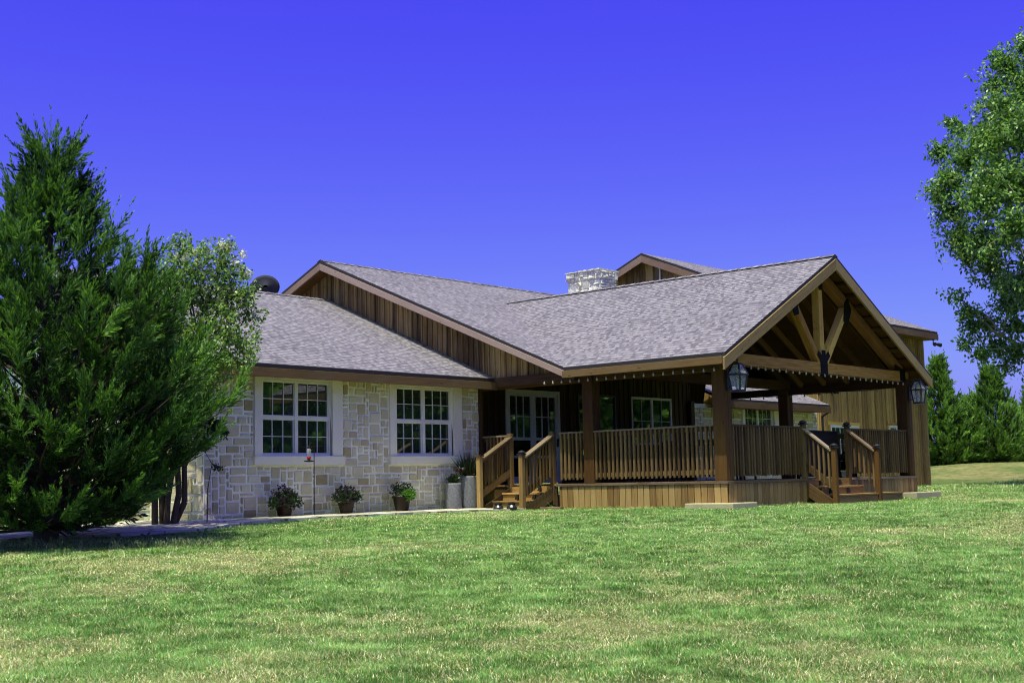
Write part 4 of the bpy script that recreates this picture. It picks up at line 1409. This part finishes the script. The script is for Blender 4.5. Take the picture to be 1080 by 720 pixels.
    base = base.reshape(-1, 3); D = D.reshape(-1, 3); Lq = Lq.ravel()
    S = unit(np.cross(D, rg.normal(size=D.shape)))
    q = diamonds(base, D, S, Lq, swid * rg.uniform(.7, 1.3, len(Lq)))
    cols = np.array(cols)
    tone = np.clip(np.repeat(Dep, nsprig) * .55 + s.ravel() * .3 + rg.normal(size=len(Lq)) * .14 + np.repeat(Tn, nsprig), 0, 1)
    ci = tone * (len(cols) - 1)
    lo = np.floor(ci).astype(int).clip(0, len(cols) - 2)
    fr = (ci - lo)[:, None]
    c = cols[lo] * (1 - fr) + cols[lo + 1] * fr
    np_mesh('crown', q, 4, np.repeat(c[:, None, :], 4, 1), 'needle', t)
    return t


# ------------------------------------------------------------------ big cedar on the left
cx, cy = uv2xy(17.6, -6.42)
CED = [(0.1, .75), (.35, 1.3), (.7, 1.65), (1.1, 1.85), (1.6, 1.95), (2.4, 1.9), (2.9, 1.7), (3.4, 1.3), (3.8, .8), (4.2, .48), (4.6, .28), (5.1, .12), (5.5, .03)]
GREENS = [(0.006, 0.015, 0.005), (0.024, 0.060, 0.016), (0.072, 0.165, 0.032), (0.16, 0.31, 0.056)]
needle_tree('cedar_tree', 'large dense dark green cedar at the left edge beside the stone wing', (cx, cy, gz(cx, cy)), 5.5, CED, 235, 34, .50, .10, .018, GREENS,
            trunk_r=.15, leaders=((-.32, .34, 4.95, .30), (1.05, -.72, 3.95, .45), (.75, .5, 3.7, .45)), seed=5, nsprig=34, hmin=.12, inner=.42)

# cedars beyond the bank on the right
GB = [(0.015, 0.035, 0.012), (0.06, 0.125, 0.032), (0.14, 0.27, 0.056), (0.24, 0.42, 0.09)]
for i, (px, u, h, sc, lab) in enumerate((
        (990, 62, 5.15, 1.05, 'slender tall cedar beyond the bank, nearest the annex corner'),
        (1044, 62.5, 4.75, 1.35, 'broad dark cedar with a sharp tip at the right edge beyond the bank'),
        (1019, 66, 3.5, 1.0, 'low cedar filling the gap between the two taller cedars'),
        (1090, 65, 4.0, 1.3, 'cedar cut by the right edge of the picture beyond the bank'))):
    v = (px - 540) / FPX * u
    x, y = uv2xy(u, v)
    pr = [(0, 1.0), (.5, 1.6), (1.5, 1.75), (2.6, 1.15), (3.7, .6), (4.6, .26), (5.1, .12), (5.6, .03)]
    pr = [(a * h / 5.6, b * sc * .82) for a, b in pr]
    needle_tree('cedar_tree', lab, (x, y, gz(x, y) - .3), h, pr, 190, 24, .48, .19, .035, GB, 'cedars beyond the grassy bank', .12, seed=20 + i, nsprig=16, cone=.6, lift=(.5, 1.0))


# ------------------------------------------------------------------ broadleaf trees
def limb_path(a, b, sag=.12, n=4, wob=.12):
    a, b = V(a), V(b)
    L = (b - a).length
    out = []
    for k in range(n + 1):
        s = k / n
        p = a.lerp(b, s) + V((0, 0, sag * L * math.sin(math.pi * s) * .6))
        if 0 < k < n:
            p += V((random.uniform(-1, 1), random.uniform(-1, 1), random.uniform(-1, 1))) * wob * L * .25
        out.append(p)
    return out


def broadleaf(name, label, base, trunks, clumps, twigs, twig_r, per, L, W, cols, barkmat, flowers=None, seed=0, trunk_r=.1, group=None, crown_mat='leaf', spread=0):
    """clumps: (x, y, z, radius) world; every clump is a cloud of twig tips"""
    global RNG
    RNG = np.random.default_rng(seed)
    random.seed(seed)
    t = thing(name, label, 'tree', base, group)
    br = MB()
    tops = []
    for (tb, tt, rad) in trunks:
        p = limb_path(tb, tt, 0.0, 5, .1 if rad > .02 else .35)
        br.poly_tube(p, list(np.linspace(rad, rad * .45, 6)), 8)
        tops += [(q, rad * (1 - .1 * i)) for i, q in enumerate(p[2:])]
    cent, rad = [], []
    for (x, y, z, R) in clumps:
        c = V((x, y, z))
        cand = sorted(tops, key=lambda q: (q[0] - c).length + max(0, q[0].z - c.z) * 1.5)
        a = cand[0]
        p = limb_path(a[0], c, .1, 4, .2)
        rb = max(.012, min(a[1] * .5, .02 * (a[0] - c).length + .01))
        br.poly_tube(p, list(np.linspace(rb, rb * .35, 5)), 6)
        m = int(twigs * R * R)
        d = rand_dirs(m)
        rr = R * np.minimum(np.abs(RNG.normal(size=m)) * spread, 1.25) if spread else R * (RNG.random(m) ** .45)
        P = np.array(c) + d * rr[:, None] * np.array([1, 1, .85])
        for k in range(0, m, 3):
            br.tube(c.lerp(V(P[k]), .15), V(P[k]), .008 + .004 * R, .003, 4, False)
        cent.append(P); rad.append(np.full(m, twig_r) * RNG.uniform(.6, 1.3, m))
    br.build('trunk', [barkmat], t)
    cent = np.concatenate(cent); rad = np.concatenate(rad)
    leaves_at(cent, rad, per, L, W, cols, crown_mat, 'crown', t)
    if flowers:
        fp, fn, fr = flowers
        n = len(fp) * fn
        C = np.repeat(np.array(fp), fn, 0)
        P = C + RNG.normal(size=(n, 3)) * np.array([.5, .5, .8]) * fr
        D = rand_dirs(n); S = unit(np.cross(D, rand_dirs(n)))
        q = diamonds(P, D, S, np.full(n, .035), np.full(n, .03))
        c = col_mix(n, [(.72, .68, .66), (.6, .52, .5), (.78, .76, .74)], .08)
        np_mesh('blossom', q, 4, np.repeat(c[:, None, :], 4, 1), 'petal', t)
    return t


def from_view(px, py, u):
    """pixel and depth -> point in the world (used once to read positions off the survey)"""
    d = f.copy()
    q = r2 * ((px - 540) / FPX) + u2 * (-(py - 360) / FPX) + f
    k = u / (q.x * FX + q.y * FY)
    return q * k


# crape myrtle between the cedar and the stone corner
mb_ = from_view(172, 548, 20.6)
base = (mb_.x, mb_.y, gz(mb_.x, mb_.y))
cl = []
for (px, py, du, R) in ((178, 300, 0, .55), (205, 285, -.3, .55), (232, 275, 0, .45), (215, 320, .3, .6), (245, 312, -.2, .45), (262, 330, .1, .28), (240, 350, -.4, .5),
                        (200, 360, -.2, .6), (170, 345, .2, .6), (225, 385, -.5, .42), (258, 368, -.5, .28), (250, 378, -.6, .25), (195, 402, -.2, .5), (215, 405, -.6, .28), (160, 385, .2, .6), (190, 262, .1, .35), (243, 290, -.1, .3), (258, 305, -.2, .22), (140, 360, .3, .7), (150, 310, .4, .6), (175, 425, -.2, .5), (192, 440, -.1, .4), (150, 430, .2, .6), (205, 432, -.5, .25)):
    q = from_view(px, py, 20.4 + du)
    cl.append((q.x, q.y, q.z, R))
fl = []
for (px, py) in ((186, 270), (205, 266), (220, 268), (236, 259), (242, 262), (256, 268), (262, 290), (215, 295), (266, 310), (272, 349), (270, 360), (262, 372), (232, 260), (209, 275), (247, 279), (196, 272), (254, 284), (180, 285), (268, 330), (245, 305)):
    q = from_view(px, py, 20.3); fl.append((q.x, q.y, q.z))
trk = []
for dx, dy, tp in ((0, 0, (178, 400)), (.12, -.05, (205, 395)), (-.1, .08, (160, 400)), (.18, .06, (228, 410)), (-.02, -.12, (190, 420))):
    q = from_view(tp[0], tp[1], 20.5)
    trk.append(((base[0] + dx, base[1] + dy, base[2] - .1), (q.x, q.y, q.z + .4), .055))
broadleaf('crape_myrtle', 'crape myrtle with white blossom tips between the cedar and the stone corner', base, trk, cl, 330, .085, 11, .068, .042,
          [(0.06, 0.12, 0.022), (0.12, 0.22, 0.042), (0.18, 0.31, 0.06), (0.26, 0.38, 0.12)], 'bark', (fl, 60, .055), 3)

# slender shoot against the stone corner
q = from_view(218, 548, 20.9)
sb = (q.x, q.y, gz(q.x, q.y))
cl = []
for (px, py, R) in ((228, 452, .12), (236, 456, .08), (222, 446, .12), (216, 470, .08), (230, 492, .06), (212, 456, .1)):
    w = from_view(px, py, 20.9); cl.append((w.x, w.y, w.z, R))
tp = from_view(222, 452, 20.9)
broadleaf('young_shoot', 'thin leafy shoot growing against the left stone corner', sb, [((sb[0], sb[1], sb[2] - .05), (tp.x, tp.y, tp.z), .009)], cl, 2600, .05, 7, .06, .035,
          [(0.02, 0.045, 0.012), (0.045, 0.09, 0.022)], 'bark', None, 4)

# big oak reaching in from the right
OU = 43.0
ob = uv2xy(OU, (1165 - 540) / FPX * OU)
obase = (ob[0], ob[1], gz(ob[0], ob[1]))
cl = []
OUT = [(1082, 48, 0, .65), (1062, 70, -.5, .95), (1050, 60, 0, .38), (1048, 92, .5, .55), (1056, 112, -1, .85), (1036, 112, 0, .36), (1036, 142, .5, .72), (1016, 140, 0, .42), (1020, 165, -.5, 1.0), (1004, 130, 0, .4), (992, 160, .3, .6), (1000, 190, -.3, .9), (992, 205, 0, .7),
       (1005, 225, .4, .9), (1012, 250, -.2, .9), (1022, 268, 0, .9), (1040, 255, -1.5, 1.1), (1045, 280, .5, .9), (1060, 300, 1, .75), (1011, 313, 0, .42), (1021, 328, 0, .5), (1026, 345, .2, .55), (1040, 340, .5, .6), (1018, 362, 0, .42), (1036, 374, -.2, .5), (1052, 366, .6, .6), (1060, 386, 0, .42), (1072, 372, 0, .6), (1070, 345, -.5, .7),
       (1045, 150, -2, 1.2), (1060, 190, -2.5, 1.4), (1035, 210, -2, 1.2), (1070, 240, -3, 1.4), (1075, 140, -2, 1.4), (1080, 300, -2, 1.2), (1065, 320, -1, .8), (1085, 90, -1, 1.3), (1095, 200, -2, 1.6), (1040, 190, 2.5, 1.3), (1070, 200, 3, 1.6), (1060, 130, 2, 1.3),
       (1110, 60, 0, 1.5), (1130, 30, 0, 1.7), (1120, 130, -3, 1.8), (1120, 280, -3, 1.8), (1150, 180, -4, 2.0), (1180, 60, 0, 2.0), (1190, 250, -2, 2.0), (1200, 150, -2, 2.0), (1130, 322, -1, 1.2), (1110, 352, 0, .9), (1180, 310, 0, 1.6), (1250, 120, 0, 2.2), (1250, 220, 0, 2.2), (1250, 310, 0, 2.0), (1150, 240, 4, 2.2), (1150, 120, 4, 2.0), (1110, 300, 3, 1.6)]
for (px, py, du, R) in OUT:
    q = from_view(px, py, OU + du)
    cl.append((q.x, q.y, q.z, R))
top = from_view(1160, 90, OU)
tr = [((obase[0], obase[1], obase[2] - .2), (top.x, top.y, top.z), .32)]
for (px, py, du) in ((1050, 230, -.5), (1068, 175, 0), (1058, 355, 0), (1085, 110, .5)):
    q = from_view(px, py, OU + du); s0 = from_view(1160, min(400, py + 130), OU)
    tr.append(((s0.x, s0.y, s0.z), (q.x, q.y, q.z), .11))
broadleaf('oak_tree', 'tall broad leafy tree reaching into the sky at the right edge', obase, tr, cl, 88, .23, 15, .155, .085,
          [(0.05, 0.115, 0.024), (0.105, 0.215, 0.043), (0.155, 0.30, 0.06), (0.22, 0.35, 0.10)], 'palebark', None, 6, spread=.55)

# far woodland across the drive: what the front windows mirror
RNG = np.random.default_rng(77)
cc, rr_ = [], []
for k in range(92):
    x = 18 + k * 1.75; y = -34 + RNG.uniform(-6, 4)
    hgt = RNG.uniform(12, 19)
    for j in range(44):
        zz = RNG.uniform(.2, 1) * hgt
        cc.append((x + RNG.normal() * 1.6, y + RNG.normal() * 1.6, -1.6 + zz)); rr_.append(RNG.uniform(.8, 1.6))
wd = leaves_at(cc, rr_, 15, 1.2, .8, [(0.07, 0.14, 0.025), (0.16, 0.32, 0.05), (0.24, 0.44, 0.08)], 'leaf', 'woodland', None)
wd['kind'] = 'stuff'; wd['label'] = 'belt of green woodland across from the house front'; wd['category'] = 'woodland'


# ------------------------------------------------------------------ potted plants
def potted(name, label, x, y, z0, prof, mat, sq, clumps, cols, L, W, flowers=None, seed=0, spikes=None, group=None):
    global RNG
    RNG = np.random.default_rng(seed)
    t = thing(name, label, 'potted plant', (x, y, z0), group)
    mb = MB(); mb.lathe(prof, (x, y, z0), 20); mb.build('pot', [mat], t, .0, True)
    zt = prof[-1][1]
    C = [(x + a, y + b, z0 + c) for a, b, c, R in clumps]; R = [q[3] for q in clumps]
    leaves_at(C, R, 130, L, W, cols, 'leaf', 'foliage', t, .0, .35)
    # stems that carry the foliage down into the pot
    st = MB()
    for c in C:
        st.tube((x + (c[0] - x) * .2, y + (c[1] - y) * .2, z0 + zt - .03), c, .007, .004, 5, False)
    st.build('stem', ['bark'], t)
    if spikes:
        k, hgt = spikes
        a = RNG.uniform(0, 6.28, k); lean = RNG.uniform(.05, .75, k)
        D = unit(np.stack([np.cos(a) * lean, np.sin(a) * lean, np.ones(k)], 1))
        B = np.array([[x, y, z0 + zt]]) + np.stack([np.cos(a), np.sin(a), 0 * a], 1) * .04
        S = unit(np.cross(D, rand_dirs(k)))
        q = diamonds(B, D, S, hgt * RNG.uniform(.6, 1.1, k), np.full(k, .022))
        np_mesh('spiky_grass', q, 4, np.repeat(col_mix(k, [(.03, .06, .025), (.05, .085, .04), (.06, .03, .03)])[:, None, :], 4, 1), 'leaf', t)
    if flowers:
        fc, n, spread, zc = flowers
        P = np.array([[x, y, z0 + zc]]) + RNG.normal(size=(n, 3)) * np.array(spread)
        P = np.repeat(P, 7, 0) + RNG.normal(size=(n * 7, 3)) * .012
        D = rand_dirs(len(P)); S = unit(np.cross(D, rand_dirs(len(P))))
        q = diamonds(P, D, S, np.full(len(P), .04), np.full(len(P), .034))
        c = np.repeat(col_mix(n, fc, .1), 7, 0)
        np_mesh('flowers', q, 4, np.repeat(c[:, None, :], 4, 1), 'petal', t)
    return t

bowl = [(.10, 0), (.115, .02), (.155, .2), (.175, .205), (.175, .24), (.15, .242), (.14, .2)]
DG = [(0.010, 0.026, 0.007), (0.018, 0.042, 0.010), (0.028, 0.062, 0.015)]
PZ = -.55
potted('flower_pot', 'brown pot of purple trailing flowers, leftmost under the left window', 14.42, 18.22, PZ, bowl, 'terracotta', False,
       [(-.15, 0, .30, .14), (0, -.03, .36, .16), (.15, 0, .33, .15), (.02, -.1, .26, .14), (-.24, -.02, .24, .1), (.26, -.03, .26, .1)], DG, .06, .035, ([(.04, .008, .05), (.03, .007, .04), (.07, .02, .08)], 55, (.15, .09, .08), .36), 31, group='plants in pots along the stone wall')
potted('flower_pot', 'brown pot with dark leaves and purple flowers hanging to the right, between the windows', 15.85, 18.20, PZ + .02, bowl, 'terracotta', False,
       [(-.18, 0, .30, .12), (0, 0, .34, .16), (.14, 0, .34, .15), (.25, -.02, .28, .11), (-.08, -.08, .28, .13)], DG, .06, .035, ([(.04, .008, .05), (.06, .02, .07)], 34, (.12, .08, .08), .36), 32, group='plants in pots along the stone wall')
big = [(a * 1.12, b * 1.22) for a, b in bowl]
potted('flower_pot', 'wide brown pot with bright lime green foliage, left of the tall planters', 17.27, 18.20, PZ + .02, big, 'terracotta', False,
       [(-.12, .03, .40, .13), (.12, .03, .40, .13), (0, .05, .42, .13), (.2, 0, .38, .09)], DG, .055, .03, None, 33, group='plants in pots along the stone wall')
leaves_at([(17.27 + a, 18.06 + b, PZ + .02 + c) for a, b, c in ((-.04, 0, .31), (.08, -.01, .32), (.0, -.04, .27), (.14, 0, .29))], [.09, .1, .08, .07], 110, .05, .035,
          [(.07, .18, .02), (.11, .26, .03)], 'leaf', 'lime_foliage', bpy.data.objects['flower_pot.002'], 0, .3)
cyl1 = [(.12, 0), (.165, .01), (.17, .03), (.172, .50), (.172, .53), (.15, .532), (.14, .48)]
potted('tall_planter', 'shorter mottled grey tall planter with small green plants', 18.72, 18.22, PZ, cyl1, 'zinc', False,
       [(-.08, 0, .58, .08), (.08, 0, .58, .08), (0, -.04, .62, .09)], DG, .05, .03, None, 34, (26, .22), group='tall grey planters by the left stair')
cyl2 = [(.15, 0), (.195, .01), (.198, .04), (.178, .64), (.178, .67), (.155, .672), (.145, .6)]
potted('tall_planter', 'taller mottled grey planter with spiky grass and red and white flowers by the stair', 19.22, 18.24, PZ, cyl2, 'zinc', False,
       [(-.12, 0, .76, .11), (.12, 0, .74, .11), (0, -.06, .78, .12), (.04, .02, .9, .12), (.17, -.05, .68, .08)], DG, .06, .03, ([(.32, .02, .03), (.65, .6, .6), (.22, .01, .02)], 34, (.13, .08, .07), .78), 35, (150, .60), group='tall grey planters by the left stair')

# ------------------------------------------------------------------ terrain
us = np.concatenate([np.linspace(-40, 3, 12), np.arange(3.4, 30, .3), np.arange(30, 70, .5), np.linspace(72, 160, 20), np.linspace(190, 900, 12)])
vs = np.concatenate([np.linspace(-700, -60, 10), np.linspace(-50, -18, 12), np.arange(-17, 17.1, .4), np.linspace(18, 50, 33), np.linspace(60, 700, 10)])
UU, VV = np.meshgrid(us, vs, indexing='ij')
Xg, Yg = UU * FX + VV * FY, UU * FY - VV * FX


def dryness(x, y):
    """0 lush .. 1 straw"""
    a = .32 * N1(x + 31, y * 1.0 + 7, .9) + .30 * N2(x, y, .27) + .38 * N3(x, y, 3.1)
    return .78 * sstep(.44, .78, a)


Zg = ground_z(Xg, Yg)
nu, nv = UU.shape
vid = np.arange(nu * nv).reshape(nu, nv)
faces = np.stack([vid[:-1, :-1], vid[1:, :-1], vid[1:, 1:], vid[:-1, 1:]], -1).reshape(-1, 4)[:, ::-1]
me = bpy.data.meshes.new('lawn')
me.from_pydata(np.stack([Xg, Yg, Zg], -1).reshape(-1, 3).tolist(), [], faces.tolist())
ca = me.color_attributes.new('col', 'FLOAT_COLOR', 'POINT')
dr = dryness(Xg, Yg).reshape(-1, 1)
bank = (sstep(50, 54, UU) * sstep(10, 14, VV)).reshape(-1, 1) * sstep(.2, .75, .6 * N2(Xg, Yg, 1.9) + .4 * N1(Xg, Yg, .8)).reshape(-1, 1)
dd = np.maximum(dr * .8, bank)
colr = np.array([[.14, .21, .06]]) * (1 - dd) + np.array([[.42, .35, .17]]) * dd
ca.data.foreach_set('color', np.concatenate([colr, np.ones((len(colr), 1))], 1).astype(np.float32).ravel())
me.materials.append(M['ground'])
me.polygons.foreach_set('use_smooth', [True] * len(me.polygons))
lawn = bpy.data.objects.new('lawn', me)
COL.objects.link(lawn)
lawn['kind'] = 'structure'

# flagstone path
PF = [(18.95, 16.45), (17.9, 16.75), (16.6, 17.15), (14.6, 17.25), (12.8, 16.95), (11.3, 16.35), (10.2, 16.6), (9.3, 17.1), (7.5, 17.4), (3.5, 17.6)]
PB = [(19.0, 18.53), (17.9, 18.53), (16.6, 18.53), (14.6, 18.53), (12.9, 18.6), (12.4, 19.6), (10.6, 19.3), (9.3, 19.0), (7.5, 19.1), (3.5, 19.3)]
mb = MB()
def dense(P):
    out = []
    for (a, b), (c, d) in zip(P[:-1], P[1:]):
        for k in range(5):
            out.append((a + (c - a) * k / 5, b + (d - b) * k / 5))
    return out + [P[-1]]
A = dense(PF); B = dense(PB)
zt = lambda x, y: gz(x, y) + .045
A = [(a + random.uniform(-.05, .05), b + random.uniform(-.07, .07)) for a, b in A]
for i in range(len(A) - 1):
    for k in range(4):
        q = []
        for (s, w) in ((i, k), (i + 1, k), (i + 1, k + 1), (i, k + 1)):
            x = A[s][0] + (B[s][0] - A[s][0]) * w / 4; y = A[s][1] + (B[s][1] - A[s][1]) * w / 4
            q.append((x, y, zt(x, y)))
        mb.face(q[::-1] if False else q)
    x0, y0 = A[i]; x1, y1 = A[i + 1]
    mb.face([(x0, y0, zt(x0, y0)), (x0, y0, zt(x0, y0) - .15), (x1, y1, zt(x1, y1) - .15), (x1, y1, zt(x1, y1))])
path = mb.build('path', ['flag'])
path['kind'] = 'structure'

# ------------------------------------------------------------------ grass
RNG = np.random.default_rng(123)
poly = np.array(A + B[::-1])


def in_poly(x, y, P):
    res = np.zeros(len(x), bool)
    j = len(P) - 1
    for i in range(len(P)):
        xi, yi = P[i]; xj, yj = P[j]
        with np.errstate(divide='ignore', invalid='ignore'):
            cnd = ((yi > y) != (yj > y)) & (x < (xj - xi) * (y - yi) / (yj - yi) + xi)
        res ^= cnd
        j = i
    return res


def grass_points(u0, u1, dens, vmax):
    area = (u1 - u0) * 2 * vmax
    n = int(area * dens)
    u = RNG.uniform(u0, u1, n); v = RNG.uniform(-vmax, vmax, n)
    keep = np.abs(v) < (.47 * u + .8)
    u, v = u[keep], v[keep]
    x, y = u * FX + v * FY, u * FY - v * FX
    ok = ~in_poly(x, y, poly)
    ok &= ~((x > XD - .02) & (x < XR + .05) & (y > YD - .02) & (y < 19.5))
    ok &= ~((x > WX0 - .05) & (y > 18.5))
    ok &= ~((x > 28.0) & (x < 44.8) & (y > 19.4))
    return u[ok], x[ok], y[ok]


bl, bc = [], []
bands = [(5.2, 7, 12500), (7, 9, 10000), (9, 12, 7400), (12, 16, 5000), (16, 20, 3200), (20, 25, 2100), (25, 34, 800), (34, 48, 330), (48, 70, 300)]
for (a, b, dens) in bands:
    u, x, y = grass_points(a, b, dens, .47 * b + .8)
    n = len(u)
    z = ground_z(x, y)
    dry = dryness(x, y)
    if a >= 48:
        dry = np.maximum(dry, sstep(.2, .75, .6 * N2(x, y, 1.9) + .4 * N1(x, y, .8)) * sstep(50, 54, u) * sstep(10, 14, x * FY - y * FX))
    clump = .5 * N2(x * 1.0, y * 1.0, .13) + .5 * N1(x, y, .3)
    thin = RNG.random(n) > dry * .35
    u, x, y, z, dry, clump = [q[thin] for q in (u, x, y, z, dry, clump)]
    n = len(u)
    sc = np.clip(u / 9, .8, 6.0)
    straw = RNG.random(n) < (.13 + .60 * dry)
    H = RNG.uniform(.018, .040, n) * (4.5 if a >= 48 else 2.4 if a >= 34 else 1.0) * (.6 + .9 * clump) * (1 - .35 * dry)
    H = np.where(RNG.random(n) < .004, H * 2.2, H)
    # uncut fringe along the deck, the slabs and the path
    dx_ = np.maximum(np.maximum(XD - x, x - XR), 0); dy_ = np.maximum(np.maximum(YD - y, y - 16.5), 0)
    edge = np.hypot(dx_, dy_)
    H = H * np.where(edge < .28, 1.2 + 1.4 * RNG.random(n), 1.0)
    lean = np.where(straw, RNG.uniform(.6, 2.8, n), RNG.uniform(.3, 1.9, n))
    az = RNG.uniform(0, 2 * np.pi, n)
    D = unit(np.stack([np.cos(az) * lean, np.sin(az) * lean, np.ones(n)], 1))
    S = unit(np.stack([-np.sin(az), np.cos(az), RNG.normal(size=n) * .3], 1))
    W = .0036 * sc * RNG.uniform(.7, 1.4, n)
    P = np.stack([x, y, z - .004], 1)
    tri = np.stack([P + S * W[:, None], P - S * W[:, None], P + D * (H * np.where(straw, 1.2, 1.0))[:, None]], 1)
    g1, g2, g3 = np.array([.028, .070, .012]), np.array([.080, .165, .036]), np.array([.175, .26, .088])
    k = np.clip(RNG.beta(1.6, 1.6, n) + .35 * (N3(x, y, 1.7) - .5) + .9 * (N1(x, y, .17) - .5), 0, 1)[:, None]
    green = np.where(k < .5, g1 + (g2 - g1) * k * 2, g2 + (g3 - g2) * (k - .5) * 2)
    s1, s2, s3 = np.array([.36, .30, .13]), np.array([.55, .48, .30]), np.array([.34, .26, .19])
    ks = RNG.integers(0, 3, n)[:, None]
    strawc = (1 if a < 48 else .8) * np.where(ks == 0, s1, np.where(ks == 1, s2, s3)) * RNG.uniform(.6, 1.1, (n, 1))
    c = np.where(straw[:, None], strawc, green)
    c = c * (.80 + .40 * N2(x + 3, y + 5, .21))[:, None]
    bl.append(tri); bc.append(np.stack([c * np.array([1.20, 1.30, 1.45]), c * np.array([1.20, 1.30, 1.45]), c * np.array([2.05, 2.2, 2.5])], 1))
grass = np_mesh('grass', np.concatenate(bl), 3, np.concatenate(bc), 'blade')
grass['kind'] = 'stuff'
grass['label'] = 'patchy mown green lawn grass with straw coloured dry spots'
grass['category'] = 'grass'

# weeds left standing along the path edge under the cedar
wb, wc = [], []
for k in range(150):
    u = RNG.uniform(16.3, 17.2); v = RNG.uniform(-7.2, -3.9)
    x, y = uv2xy(u, v)
    z = gz(x, y)
    n = 14
    a = RNG.uniform(0, 6.28, n)
    D = unit(np.stack([np.cos(a) * .5, np.sin(a) * .5, np.ones(n)], 1))
    B = np.array([[x, y, z]]) + RNG.normal(size=(n, 3)) * np.array([.03, .03, 0]) + D * RNG.uniform(0, .08, (n, 1))
    S = unit(np.cross(D, rand_dirs(n)))
    wb.append(diamonds(B, D, S, RNG.uniform(.03, .07, n), np.full(n, .016)))
    wc.append(col_mix(n, [(.16, .20, .11), (.24, .27, .16), (.10, .15, .06)]))
wq = np.concatenate(wb); wcol = np.concatenate(wc)
weeds = np_mesh('weeds', wq, 4, np.repeat(wcol[:, None, :], 4, 1), 'blade')
weeds['kind'] = 'stuff'
weeds['label'] = 'strip of pale grey green weeds along the path under the cedar'
weeds['category'] = 'weeds'

for o in list(SC.objects):
    if 'org' in o:
        del o['org']
